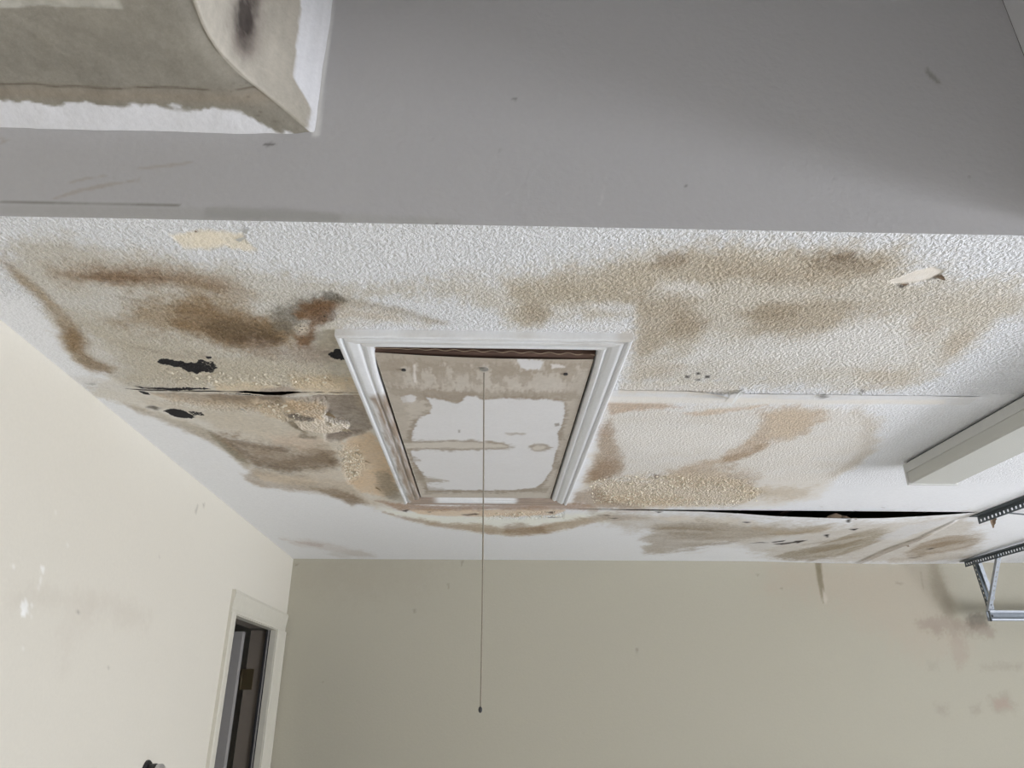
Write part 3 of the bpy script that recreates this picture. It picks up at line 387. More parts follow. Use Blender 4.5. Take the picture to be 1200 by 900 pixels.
# ------------------------------------------------------------------ noise and painting
def hash2(i, j, s):
    v = np.sin(i * 127.1 + j * 311.7 + s * 74.7) * 43758.5453
    return v - np.floor(v)
def noise(x, y, s=0):
    i = np.floor(x); j = np.floor(y); u = x - i; v = y - j
    u = u * u * (3 - 2 * u); v = v * v * (3 - 2 * v)
    a = hash2(i, j, s); b = hash2(i + 1, j, s); c = hash2(i, j + 1, s); d = hash2(i + 1, j + 1, s)
    return (a * (1 - u) + b * u) * (1 - v) + (c * (1 - u) + d * u) * v
def fbm(x, y, s=0, n=4):
    t = 0; a = .5; m = 0
    for k in range(n):
        t = t + a * noise(x, y, s + k * 13); m += a; a *= .55; x = x * 2.03 + 1.7; y = y * 2.03 + 9.2
    return t / m - .5
def masks(key, X, Y):
    for n, (val, alpha, fx, fy, warp, var, pts) in enumerate(LAYERS[key]):
        P = np.array(pts, float) / 1000.0
        pad = 1.6 + warp
        ok = np.nonzero((X > P[:, 0].min() - pad * fx) & (X < P[:, 0].max() + pad * fx) & (Y > P[:, 1].min() - pad * fy) & (Y < P[:, 1].max() + pad * fy))[0]
        if not len(ok): continue
        x = X[ok]; y = Y[ok]
        px = x / fx; py = y / fy; qx = P[:, 0] / fx; qy = P[:, 1] / fy
        d2 = np.full(len(ok), 1e9); ins = np.zeros(len(ok), bool)
        for k in range(len(P)):
            ax, ay = qx[k], qy[k]; bx, by = qx[(k + 1) % len(P)], qy[(k + 1) % len(P)]
            ex, ey = bx - ax, by - ay; L2 = ex * ex + ey * ey + 1e-12
            t = np.clip(((px - ax) * ex + (py - ay) * ey) / L2, 0, 1)
            d2 = np.minimum(d2, (px - ax - t * ex) ** 2 + (py - ay - t * ey) ** 2)
            if ay != by:
                c = ((ay > py) != (by > py)) & (px < (bx - ax) * (py - ay) / (by - ay) + ax)
                ins ^= c
        sd = np.sqrt(d2); sd = np.where(ins, -sd, sd)
        g = .30 if key == 'h' else 1.0
        sd = sd + warp * (1.2 if key == 'h' else 2.0) * fbm(x / (.050 * g), y / (.060 * g), n * 3 + 1, 5) + warp * 1.5 * fbm(x / .010, y / .012, n + 7, 3)
        if key == 'h':                       # the stain creeps along the grain: toothed edges
            k_ = np.clip((y - 1.78) / .1, 0, 1)
            sd = sd + warp * 3.2 * ((1 - k_) * fbm(x / .006, y / .040, n + 2, 3) + k_ * fbm(x / .020, y / .010, n + 2, 3))
        m = np.clip(.5 - sd * .5, 0, 1); m = m * m * (3 - 2 * m)
        if var: m = m * np.clip(1 - var * 1.6 * (fbm(x / .07, y / .05, n * 5 + 2, 5) + .25), 0, 1)
        yield ok, val, np.clip(m * alpha, 0, 1)
def paint(key, X, Y, base):
    C = np.tile(np.array(base, float), (len(X), 1))
    for ok, val, m in masks(key, X, Y):
        C[ok] = C[ok] * (1 - m[:, None]) + np.array(val) * m[:, None]
    return C
def field(key, X, Y):
    F = np.zeros(len(X))
    for ok, val, m in masks(key, X, Y): F[ok] = F[ok] * (1 - m) + val * m
    return F

# ------------------------------------------------------------------ materials
def new_mat(name):
    m = bpy.data.materials.new(name); m.use_nodes = True
    n = m.node_tree; return m, n, n.nodes['Principled BSDF']
def N(n, t, **kw):
    nd = n.nodes.new(t)
    for k, v in kw.items(): setattr(nd, k, v)
    return nd
def mat_plain(name, col, rough=.6, metal=0.0, noise_scale=40, var=.06, bump=.0, bscale=200):
    m, n, b = new_mat(name)
    tc = N(n, 'ShaderNodeTexCoord'); nz = N(n, 'ShaderNodeTexNoise'); nz.inputs['Scale'].default_value = noise_scale; nz.inputs['Detail'].default_value = 5
    n.links.new(tc.outputs['Object'], nz.inputs['Vector'])
    mx = N(n, 'ShaderNodeMix', data_type='RGBA')
    mx.inputs[6].default_value = (*[c * (1 - var) for c in col], 1); mx.inputs[7].default_value = (*[min(1, c * (1 + var)) for c in col], 1)
    n.links.new(nz.outputs['Fac'], mx.inputs[0]); n.links.new(mx.outputs[2], b.inputs['Base Color'])
    b.inputs['Roughness'].default_value = rough; b.inputs['Metallic'].default_value = metal
    if bump:
        nb = N(n, 'ShaderNodeTexNoise'); nb.inputs['Scale'].default_value = bscale; nb.inputs['Detail'].default_value = 4
        n.links.new(tc.outputs['Object'], nb.inputs['Vector'])
        bp = N(n, 'ShaderNodeBump'); bp.inputs['Strength'].default_value = bump; bp.inputs['Distance'].default_value = .003
        n.links.new(nb.outputs['Fac'], bp.inputs['Height']); n.links.new(bp.outputs[0], b.inputs['Normal'])
    return m
def mat_attr(name, knock=1.0, fine=.15, rough=.85, fine_scale=260, spec=.3, mottle=.05, bd=.0038, grime=.38):
    """colour from the 'stain' attribute; relief from a trowelled texture ('tex') and crumbling ('crumb')"""
    m, n, b = new_mat(name)
    tc = N(n, 'ShaderNodeTexCoord')
    at = N(n, 'ShaderNodeAttribute', attribute_name='stain'); tx = N(n, 'ShaderNodeAttribute', attribute_name='tex'); cr = N(n, 'ShaderNodeAttribute', attribute_name='crumb')
    mo = N(n, 'ShaderNodeTexNoise'); mo.inputs['Scale'].default_value = 110; mo.inputs['Detail'].default_value = 6; mo.inputs['Roughness'].default_value = .7
    n.links.new(tc.outputs['Object'], mo.inputs['Vector'])
    mr = N(n, 'ShaderNodeMapRange'); mr.inputs['From Min'].default_value = .3; mr.inputs['From Max'].default_value = .7
    mr.inputs['To Min'].default_value = 1 - mottle; mr.inputs['To Max'].default_value = 1 + mottle
    n.links.new(mo.outputs['Fac'], mr.inputs['Value'])
    mul = N(n, 'ShaderNodeVectorMath', operation='SCALE')
    n.links.new(at.outputs['Color'], mul.inputs[0]); n.links.new(mr.outputs[0], mul.inputs['Scale'])
    b.inputs['Roughness'].default_value = rough; b.inputs['Specular IOR Level'].default_value = spec
    # trowelled knock-down relief
    k1 = N(n, 'ShaderNodeTexNoise'); k1.inputs['Scale'].default_value = 125; k1.inputs['Detail'].default_value = 2.5; k1.inputs['Distortion'].default_value = .25; k1.inputs['Roughness'].default_value = .62
    n.links.new(tc.outputs['Object'], k1.inputs['Vector'])
    kr = N(n, 'ShaderNodeMapRange', interpolation_type='SMOOTHSTEP'); kr.inputs['From Min'].default_value = .30; kr.inputs['From Max'].default_value = .72
    n.links.new(k1.outputs['Fac'], kr.inputs['Value'])
    # wet dirt settles unevenly over the relief: contrast grows with how stained the paint is
    bw = N(n, 'ShaderNodeRGBToBW'); n.links.new(at.outputs['Color'], bw.inputs[0])
    dk = N(n, 'ShaderNodeMapRange'); dk.inputs['From Min'].default_value = .80; dk.inputs['From Max'].default_value = .30; dk.inputs['To Min'].default_value = 0; dk.inputs['To Max'].default_value = grime
    n.links.new(bw.outputs[0], dk.inputs['Value'])
    gn = N(n, 'ShaderNodeTexNoise'); gn.inputs['Scale'].default_value = 75; gn.inputs['Detail'].default_value = 8; gn.inputs['Roughness'].default_value = .75
    n.links.new(tc.outputs['Object'], gn.inputs['Vector'])
    gr = N(n, 'ShaderNodeMapRange'); gr.inputs['From Min'].default_value = .30; gr.inputs['From Max'].default_value = .70; gr.inputs['To Min'].default_value = -1; gr.inputs['To Max'].default_value = 1
    n.links.new(gn.outputs['Fac'], gr.inputs['Value'])
    gm = N(n, 'ShaderNodeMath', operation='MULTIPLY_ADD'); n.links.new(gr.outputs[0], gm.inputs[0]); n.links.new(dk.outputs[0], gm.inputs[1]); gm.inputs[2].default_value = 1
    mul2 = N(n, 'ShaderNodeVectorMath', operation='SCALE'); n.links.new(mul.outputs[0], mul2.inputs[0]); n.links.new(gm.outputs[0], mul2.inputs['Scale'])
    am = N(n, 'ShaderNodeAttribute', attribute_name='mould'); mn = N(n, 'ShaderNodeTexNoise'); mn.inputs['Scale'].default_value = 210; mn.inputs['Detail'].default_value = 3
    n.links.new(tc.outputs['Object'], mn.inputs['Vector'])
    ms = N(n, 'ShaderNodeMath', operation='SUBTRACT'); n.links.new(am.outputs['Fac'], ms.inputs[0]); n.links.new(mn.outputs['Fac'], ms.inputs[1])
    mm = N(n, 'ShaderNodeMapRange', interpolation_type='SMOOTHSTEP'); mm.inputs['From Min'].default_value = -.02; mm.inputs['From Max'].default_value = .14
    n.links.new(ms.outputs[0], mm.inputs['Value'])
    mc = N(n, 'ShaderNodeMix', data_type='RGBA'); mc.inputs[7].default_value = (.014, .013, .015, 1)
    n.links.new(mm.outputs[0], mc.inputs[0]); n.links.new(mul2.outputs[0], mc.inputs[6]); n.links.new(mc.outputs[2], b.inputs['Base Color'])
    a1 = N(n, 'ShaderNodeMath', operation='MULTIPLY'); n.links.new(kr.outputs[0], a1.inputs[0]); n.links.new(tx.outputs['Fac'], a1.inputs[1])
    a1b = N(n, 'ShaderNodeMath', operation='MULTIPLY'); n.links.new(a1.outputs[0], a1b.inputs[0]); a1b.inputs[1].default_value = knock
    k2 = N(n, 'ShaderNodeTexVoronoi'); k2.inputs['Scale'].default_value = 120; k2.inputs['Randomness'].default_value = 1
    n.links.new(tc.outputs['Object'], k2.inputs['Vector'])
    a2 = N(n, 'ShaderNodeMath', operation='MULTIPLY'); n.links.new(k2.outputs['Distance'], a2.inputs[0]); n.links.new(cr.outputs['Fac'], a2.inputs[1])
    a2b = N(n, 'ShaderNodeMath', operation='MULTIPLY'); n.links.new(a2.outputs[0], a2b.inputs[0]); a2b.inputs[1].default_value = -2.2
    k3 = N(n, 'ShaderNodeTexNoise'); k3.inputs['Scale'].default_value = fine_scale; k3.inputs['Detail'].default_value = 3
    n.links.new(tc.outputs['Object'], k3.inputs['Vector'])
    a3 = N(n, 'ShaderNodeMath', operation='MULTIPLY'); n.links.new(k3.outputs['Fac'], a3.inputs[0]); a3.inputs[1].default_value = fine
    s1 = N(n, 'ShaderNodeMath', operation='ADD'); n.links.new(a1b.outputs[0], s1.inputs[0]); n.links.new(a2b.outputs[0], s1.inputs[1])
    s2 = N(n, 'ShaderNodeMath', operation='ADD'); n.links.new(s1.outputs[0], s2.inputs[0]); n.links.new(a3.outputs[0], s2.inputs[1])
    bp = N(n, 'ShaderNodeBump'); bp.inputs['Strength'].default_value = 1.0; bp.inputs['Distance'].default_value = bd
    n.links.new(s2.outputs[0], bp.inputs['Height']); n.links.new(bp.outputs[0], b.inputs['Normal'])
    return m
M = {}
M['ceiling'] = mat_attr('painted_drywall', knock=1.0, fine=.18)
M['wall'] = mat_attr('wall_paint', grime=.0, knock=0, fine=.22, fine_scale=90, mottle=.02, bd=.002)
M['header'] = mat_attr('grey_wall_paint', grime=.0, knock=0, fine=.35, fine_scale=75, mottle=.02, bd=.003)
M['compound'] = mat_attr('bare_compound', grime=.10, knock=.12, fine=.3, mottle=.05, fine_scale=60)
M['hatch'] = mat_attr('stained_plywood', grime=.10, knock=0, fine=.05, mottle=.03, fine_scale=400)
M['trim'] = mat_attr('old_white_gloss', grime=.08, knock=0, fine=.05, rough=.42, mottle=.04, spec=.5)
M['white'] = mat_plain('white_paint', (.72, .73, .74), .7, bump=.1)
M['doorpaint'] = mat_plain('cream_trim_paint', (.60, .575, .495), .5)
M['leaf'] = mat_plain('door_leaf_paint', (.34, .325, .31), .5)
M['jambwood'] = mat_plain('brown_jamb', (.16, .135, .11), .6)
M['hinge'] = mat_plain('old_brass', (.07, .052, .025), .5, .4)
M['rubber'] = mat_plain('black_rubber', (.02, .02, .022), .6)
M['galv'] = mat_plain('galvanised_steel', (.42, .45, .49), .5, .75, 30, .18)
M['web_shade'] = mat_plain('shaded_galvanised_steel', (.24, .265, .29), .55, .6, 30, .15)  # darker copy of the steel, shade in the track recess put into its colour
M['darksteel'] = mat_plain('dark_galvanised_steel', (.13, .15, .165), .5, .55, 30, .2)
M['chrome'] = mat_plain('brushed_chrome', (.55, .55, .56), .3, .9)
M['black'] = mat_plain('black_plastic', (.012, .012, .015), .35)
M['fixture'] = mat_plain('white_enamel', (.62, .62, .60), .4)
M['wood'] = mat_plain('rough_lumber', (.12, .07, .05), .8, 0, 14, .35, .3, 60)
M['decking'] = mat_plain('roof_sheathing', (.10, .075, .055), .9, 0, 10, .3)
M['cord'] = mat_plain('twine', (.28, .25, .20), .9, 0, 300, .25)
M['concrete'] = mat_plain('concrete_floor', (.70, .70, .70), .75, 0, 6, .15, .2, 60)
M['drive'] = mat_plain('concrete_drive', (.52, .51, .49), .85, 0, 4, .12)
M['grass'] = mat_plain('lawn', (.09, .14, .05), .95, 0, 9, .4)
M['paper'] = mat_plain('torn_paper', (.52, .42, .29), .9, 0, 60, .25)
M['paperwhite'] = mat_plain('peeled_paint', (.78, .78, .76), .8, 0, 60, .06)
M['papertan'] = mat_plain('wet_paper', (.36, .27, .19), .9, 0, 60, .3)
M['crumb'] = mat_plain('plaster_crumbs', (.66, .60, .48), .9, 0, 45, .28)
M['steeldoor'] = mat_plain('white_steel_panel', (.66, .66, .64), .5)
# prismatic lens
m, n, b = new_mat('prismatic_lens'); M['lens'] = m
b.inputs['Base Color'].default_value = (.58, .58, .54, 1); b.inputs['Roughness'].default_value = .35
tc = N(n, 'ShaderNodeTexCoord'); ck = N(n, 'ShaderNodeTexChecker'); ck.inputs['Scale'].default_value = 250
n.links.new(tc.outputs['Object'], ck.inputs['Vector'])
bp = N(n, 'ShaderNodeBump'); bp.inputs['Strength'].default_value = .25; bp.inputs['Distance'].default_value = .002
n.links.new(ck.outputs['Fac'], bp.inputs['Height']); n.links.new(bp.outputs[0], b.inputs['Normal'])

# ------------------------------------------------------------------ builders
def link(name, me, mat=None, parent=None):
    o = bpy.data.objects.new(name, me); COL.objects.link(o)
    if mat is not None: me.materials.append(mat)
    if parent is not None: o.parent = parent
    return o
def empty(name, loc=(0, 0, 0)):
    o = bpy.data.objects.new(name, None); o.empty_display_size = .05; COL.objects.link(o); o.location = loc; return o
def local(parent, p):
    return p
def tag(o, label=None, cat=None, group=None, kind=None):
    if label: o['label'] = label
    if cat: o['category'] = cat
    if group: o['group'] = group
    if kind: o['kind'] = kind
    return o
def grid_mesh(name, P, shape, keep=None, flip=False, color=None, tex=None, crumb=None, smooth=True, mould=None):
    """P: (ny*nx,3) points in rows; keep: mask of (ny-1,nx-1) cells"""
    ny, nx = shape
    I = np.arange(ny * nx).reshape(ny, nx)
    q = np.stack([I[:-1, :-1], I[:-1, 1:], I[1:, 1:], I[1:, :-1]], -1).reshape(-1, 4)
    if keep is not None: q = q[keep.reshape(-1)]
    if flip: q = q[:, ::-1]
    used = np.unique(q); rm = np.zeros(ny * nx, np.int64); rm[used] = np.arange(len(used)); q = rm[q]; P = P[used]
    me = bpy.data.meshes.new(name)
    me.vertices.add(len(P)); me.vertices.foreach_set('co', np.ascontiguousarray(P, np.float32).ravel())
    me.loops.add(q.size); me.loops.foreach_set('vertex_index', q.ravel().astype(np.int32))
    me.polygons.add(len(q)); me.polygons.foreach_set('loop_start', (np.arange(len(q)) * 4).astype(np.int32))
    try: me.polygons.foreach_set('loop_total', np.full(len(q), 4, np.int32))
    except Exception: pass
    me.update(calc_edges=True); me.validate()
    if smooth: me.polygons.foreach_set('use_smooth', np.ones(len(me.polygons), bool))
    if color is not None:
        a = me.attributes.new('stain', 'FLOAT_COLOR', 'POINT')
        c = np.ones((len(P), 4), np.float32); c[:, :3] = color[used]; a.data.foreach_set('color', c.ravel())
    for nm, F in (('tex', tex), ('crumb', crumb), ('mould', mould)):
        if F is not None:
            a = me.attributes.new(nm, 'FLOAT', 'POINT'); a.data.foreach_set('value', np.ascontiguousarray(F[used], np.float32))
    me.update(); return me
def box_bm(bm, a, b):
    x0, y0, z0 = a; x1, y1, z1 = b
    v = [bm.verts.new(p) for p in ((x0, y0, z0), (x1, y0, z0), (x1, y1, z0), (x0, y1, z0), (x0, y0, z1), (x1, y0, z1), (x1, y1, z1), (x0, y1, z1))]
    for f in ((3, 2, 1, 0), (4, 5, 6, 7), (0, 1, 5, 4), (1, 2, 6, 5), (2, 3, 7, 6), (3, 0, 4, 7)): bm.faces.new([v[i] for i in f])
def bm_obj(name, bm, mat, parent=None, bevel=0, smooth=False):
    if bevel:
        bmesh.ops.bevel(bm, geom=list(bm.edges), offset=bevel, segments=2, affect='EDGES', profile=.6)
    bmesh.ops.recalc_face_normals(bm, faces=list(bm.faces))
    me = bpy.data.meshes.new(name); bm.to_mesh(me); bm.free()
    if smooth:
        for p in me.polygons: p.use_smooth = True
    return link(name, me, mat, parent)
def box(name, a, b, mat, parent=None, bevel=0):
    bm = bmesh.new(); box_bm(bm, a, b); return bm_obj(name, bm, mat, parent, bevel)
def tube(name, pts, r, mat, parent=None, seg=8):
    bm = bmesh.new(); rings = []
    pts = [Vector(p) for p in pts]
    for i, p in enumerate(pts):
        t = (pts[min(i + 1, len(pts) - 1)] - pts[max(i - 1, 0)]).normalized()
        u = t.cross(Vector((0.3, .9, .2))).normalized(); v = t.cross(u)
        rr = r[i] if isinstance(r, (list, tuple)) else r
        rings.append([bm.verts.new(p + (u * math.cos(2 * math.pi * k / seg) + v * math.sin(2 * math.pi * k / seg)) * rr) for k in range(seg)])
    for a, b_ in zip(rings, rings[1:]):
        for k in range(seg): bm.faces.new((a[k], a[(k + 1) % seg], b_[(k + 1) % seg], b_[k]))
    bm.faces.new(rings[0][::-1]); bm.faces.new(rings[-1])
    return bm_obj(name, bm, mat, parent, smooth=True)
def extrude(name, prof, axis, a, b, mat, parent=None, smooth=False):
    """closed 2-D profile swept along an axis: 'x' profile is (y,z), 'y' profile is (x,z)"""
    bm = bmesh.new(); R = []
    for t in (a, b):
        R.append([bm.verts.new((t, p, q) if axis == 'x' else (p, t, q)) for p, q in prof])
    n_ = len(prof)
    for k in range(n_): bm.faces.new((R[0][k], R[0][(k + 1) % n_], R[1][(k + 1) % n_], R[1][k]))
    bm.faces.new(R[0][::-1]); bm.faces.new(R[1])
    return bm_obj(name, bm, mat, parent)
def sstep(t): t = np.clip(t, 0, 1); return t * t * (3 - 2 * t)
def uniq(*parts):
    v = np.unique(np.round(np.concatenate([np.atleast_1d(p) for p in parts]), 5)); return v

# ------------------------------------------------------------------ the ceiling: three rows of drywall, sagging and torn
JA, JB, YB = 1.803, 3.083, 4.33
SH = (1.08, -0.55, 1.05)                     # shaft: right edge, front edge, far edge
HX0, HX1, HY0, HY1 = -.292, .260, 1.505, 2.895   # hatch opening
XL = lambda y: -1.041 - .0242 * y            # the left wall runs slightly out of square
ceil_root = empty('ceiling', (0, 0, 0)); tag(ceil_root, 'white textured garage ceiling with brown water stains, mould and split joints', None, None, 'structure')
def ceil_panel(xs, ys, zf, yshift=None, skirt=True):
    X, Y = np.meshgrid(xs, ys); sh = X.shape; X = X.ravel(); Y = Y.ravel()
    X = np.maximum(X, XL(Y) - .012)
    C = paint('c', X, Y, (.86, .865, .875)); T = field('ct', X, Y); K = field('ck', X, Y); MO = field('cm', X, Y)
    Z = H + zf(X, Y) + field('cz', X, Y) / 1000.0 - K * .004 * (fbm(X / .012, Y / .012, 5, 3) + .3)
    if yshift is not None: Y = Y + yshift(X, Y)
    cx = (xs[:-1] + xs[1:]) / 2; cy = (ys[:-1] + ys[1:]) / 2
    CX, CY = np.meshgrid(cx, cy)
    keep = ~((CX > HX0) & (CX < HX1) & (CY > HY0) & (CY < HY1))
    return link('drywall_panel', grid_mesh('drywall_panel', np.stack([X, Y, Z], 1), sh, keep, True, C, T, K, True, MO), M['ceiling'], ceil_root)
hx = [HX0, HX1]
def zA(X, Y):
    d = sstep((X + 1.02) / .2) * (1 - sstep((X + .36) / .06)) * sstep((Y - 1.735) / .065)
    return -.004 * d * (1 + .6 * fbm(X / .06, Y * 0, 3))
def yA(X, Y):
    e = sstep((Y - 1.77) / .033) * (1 - sstep((X + .30) / .05))
    return e * (.010 * fbm(X / .05, X * 0, 8) + .004 * fbm(X / .008, X * 0, 9))
A = ceil_panel(uniq(np.arange(-1.12, 1.06, .0036), np.arange(1.06, 1.7, .007), hx), uniq(np.arange(SH[2], JA, .0042), JA, HY0), zA, yA)
def zB(X, Y):
    return -.001 * (Y > 9) - .004 * sstep((X - .4) / .5) * (1 - sstep((X - 1.9) / .2)) * sstep((Y - 2.9) / .18) * 0
def yB(X, Y):
    e = 1 - sstep((Y - JA) / .05)
    return e * (.012 + .024 * np.exp(-((X + .60) / .07) ** 2) + .004 * np.exp(-((X + .80) / .09) ** 2) + .010 * fbm(X / .03, X * 0, 4)) * (1 - sstep((X + .36) / .05)) * sstep((X + 1.0) / .08)
B = ceil_panel(uniq(np.arange(-1.14, .9, .0042), np.arange(.9, 2.45, .0065), hx), uniq(np.arange(JA, JB, .0075), JB, HY1), zB, yB)
def zC(X, Y):
    sx = np.interp(X, [.30, .62, .93, 1.10, 1.25, 1.42, 1.55, 1.72, 1.9, 2.06, 2.16], [0, .004, .008, .016, .026, .031, .034, .031, .021, .010, 0])
    sy = 1 - sstep((Y - JB) / 1.12)
    ex = np.interp(X, [1.6, 2.0, 2.4, 2.8, 3.0], [0, .008, .012, .007, 0]) * sstep((Y - 3.9) / .4)
    return -sx * sy - ex - .0003
Cp = ceil_panel(uniq(np.arange(-1.16, 3.05, .0062)), uniq(np.arange(JB - .003, YB, .0048), YB - .001), zC)
# plain boards out of the picture's way
def slab(x0, x1, y0, y1, nm='drywall_panel'):
    xs = np.linspace(x0, x1, max(2, int((x1 - x0) / .2) + 1)); ys = np.linspace(y0, y1, max(2, int((y1 - y0) / .2) + 1))
    X, Y = np.meshgrid(xs, ys); P = np.stack([X.ravel(), Y.ravel(), X.ravel() * 0 + H - .0005], 1)
    c = np.tile(np.array((.86, .865, .875)), (len(P), 1))
    return link(nm, grid_mesh(nm, P, X.shape, None, True, c, np.ones(len(P)) * .8, np.zeros(len(P))), M['ceiling'], ceil_root)
slab(1.695, 5.3, SH[2], JA); slab(2.44, 5.3, JA, JB); slab(3.04, 5.3, JB, YB)
slab(SH[0], 5.3, -2.5, SH[2]); slab(-1.12, SH[0], -2.5, SH[1])
# the dark attic above
box('roof_sheathing', (-1.5, SH[2] + .02, 2.95), (5.5, 4.6, 2.99), M['decking'], ceil_root)
for k, jx in enumerate((-1.09, -.61, .72, 1.33, 1.94, 2.55)):
    box('ceiling_joist', (jx, SH[2] + .03, 2.463), (jx + .038, YB, 2.60), M['wood'], ceil_root)

# ------------------------------------------------------------------ torn paper, flakes and crumbs on the ceiling
def flake(name, x, y, z, lx, ly, drop, ang, mat, curl=1.0, seed=0):
    """a ragged tongue of paper, attached along one edge and curling down"""
    rnd = random.Random(seed); bm = bmesh.new(); nu, nv = 6, 5
    ca, sa = math.cos(ang), math.sin(ang); V = []
    for i in range(nu):
        u = i / (nu - 1); row = []
        wd = (1 - .75 * u ** 1.3)
        for j in range(nv):
            v = (j / (nv - 1) - .5) * wd + rnd.uniform(-.05, .05)
            px, py = u * lx + rnd.uniform(-.03, .03) * lx, v * ly
            pz = z - drop * u ** 1.6 + .15 * drop * math.cos(v * 5) * curl - .0006
            row.append(bm.verts.new((x + px * ca - py * sa, y + px * sa + py * ca, pz)))
        V.append(row)
    for i in range(nu - 1):
        for j in range(nv - 1): bm.faces.new((V[i][j], V[i + 1][j], V[i + 1][j + 1], V[i][j + 1]))
    ext = bmesh.ops.solidify(bm, geom=list(bm.faces), thickness=.0009)
    return bm_obj(name, bm, mat, ceil_root)
FLAKES = [
 (0.680, 1.768, 0.034, 0.03, 0.034, 2.6, 'paperwhite'),
 (0.994, 1.770, 0.012, 0.01, 0.006, 0.5, 'paperwhite'),
 (0.897, 1.791, 0.016, 0.012, 0.007, 2.6, 'paperwhite'),
 (-1.058, 1.782, 0.03, 0.012, 0.006, -0.6, 'paperwhite'),
 (-0.561, 1.772, 0.022, 0.018, 0.01, -1.4, 'crumb'),
 (-0.521, 1.771, 0.016, 0.014, 0.006, -1.2, 'crumb'),
 (-0.426, 1.724, 0.014, 0.01, 0.005, 0.3, 'paper'),
 (-0.715, 1.935, 0.02, 0.014, 0.012, 0.3, 'paperwhite'),
 (-0.475, 1.968, 0.026, 0.03, 0.012, 0.5, 'paper'),
 (-0.502, 2.038, 0.03, 0.03, 0.014, 0.1, 'crumb'),
 (-0.475, 2.082, 0.04, 0.04, 0.016, 0.1, 'crumb'),
 (-0.452, 2.096, 0.03, 0.03, 0.012, -0.1, 'crumb'),
 (-0.567, 2.033, 0.03, 0.02, 0.008, 0.3, 'paperwhite'),
 (-0.434, 2.421, 0.02, 0.016, 0.01, 0.2, 'paper'),
 (-0.446, 2.761, 0.024, 0.02, 0.016, 0.2, 'paper'),
 (-0.454, 2.328, 0.02, 0.02, 0.008, 0.6, 'crumb'),
 (-0.502, 2.546, 0.02, 0.02, 0.008, 1.2, 'crumb'),
 (0.086, 3.211, 0.016, 0.012, 0.006, 0, 'paperwhite'),
 (0.224, 3.207, 0.014, 0.012, 0.006, 0.4, 'paperwhite'),
 (0.271, 3.222, 0.016, 0.02, 0.006, -0.4, 'paperwhite'),
 (-0.068, 3.200, 0.02, 0.01, 0.006, 0, 'papertan'),
 (1.419, 3.013, 0.02, 0.02, 0.004, -1.2, 'paperwhite'),
 (1.694, 3.020, 0.02, 0.02, 0.005, -1.4, 'paperwhite'),
 (1.447, 3.671, 0.03, 0.03, 0.008, 0.2, 'papertan'),
 (1.591, 3.688, 0.03, 0.02, 0.008, 2.2, 'papertan'),
 (2.075, 4.152, 0.02, 0.05, 0.01, -1.2, 'paperwhite'),
 (2.211, 3.801, 0.03, 0.03, 0.01, 0.4, 'papertan'),
 (2.295, 3.191, 0.03, 0.03, 0.045, 1.3, 'papertan'),
 (0.823, 1.223, 0.012, 0.012, 0.004, -1, 'papertan'),
 (0.875, 1.187, 0.02, 0.012, 0.004, 0.5, 'papertan'),
 (-0.445, 1.084, 0.02, 0.012, 0.004, -0.8, 'paperwhite'),
 (-0.464, 1.111, 0.025, 0.01, 0.004, -0.7, 'paperwhite'),
 (-0.259, 2.910, 0.03, 0.02, 0.01, 1.2, 'paperwhite'),
 (-0.530, 1.084, 0.006, 0.006, 0.002, 0, 'papertan'),
]
for i, (x, y, l, w_, d, a, m_) in enumerate(FLAKES): flake("paper_flake", x, y, H, l, w_, d, a, M[m_], 1.0, i)
CRUMBS = [
 ([(372,2628),(525,2578),(712,2561),(880,2590),(1049,2726),(1119,2908),(967,2998),(606,3024),(433,2957)], 420, 0.003, 0.0065),
 ([(-579,2012),(-428,2051),(-431,2095),(-503,2144),(-586,2115)], 60, 0.003, 0.007),
 ([(-661,1908),(-464,1876),(-483,1995),(-592,2013),(-656,1973)], 70, 0.002, 0.005),
 ([(-499,2294),(-434,2274),(-437,2481),(-528,2657),(-530,2525)], 50, 0.003, 0.006),
 ([(-837,1674),(-598,1692),(-384,1701),(-370,1744),(-619,1763),(-857,1748)], 70, 0.002, 0.005),
 ([(-52,3152),(323,3124),(333,3220),(-53,3265)], 40, 0.003, 0.006),
]

# torn paper standing up in the open joint
bm = bmesh.new(); rnd = random.Random(5); top = []; bot = []
for k in range(15):
    u = k / 14 * 2 - 1
    x = 1.525 + .085 * u; zb = H - .030; zt = H - .034 + .028 * max(0, 1 - abs(u)) ** 1.2 + rnd.uniform(-.002, .002)
    bot.append(bm.verts.new((x, JB + .002, zb))); top.append(bm.verts.new((x, JB + .010 + rnd.uniform(0, .006), zt)))
for k in range(14): bm.faces.new((bot[k], bot[k + 1], top[k + 1], top[k]))
bmesh.ops.solidify(bm, geom=list(bm.faces), thickness=.0012)
bm_obj('torn_paper', bm, M['papertan'], ceil_root)
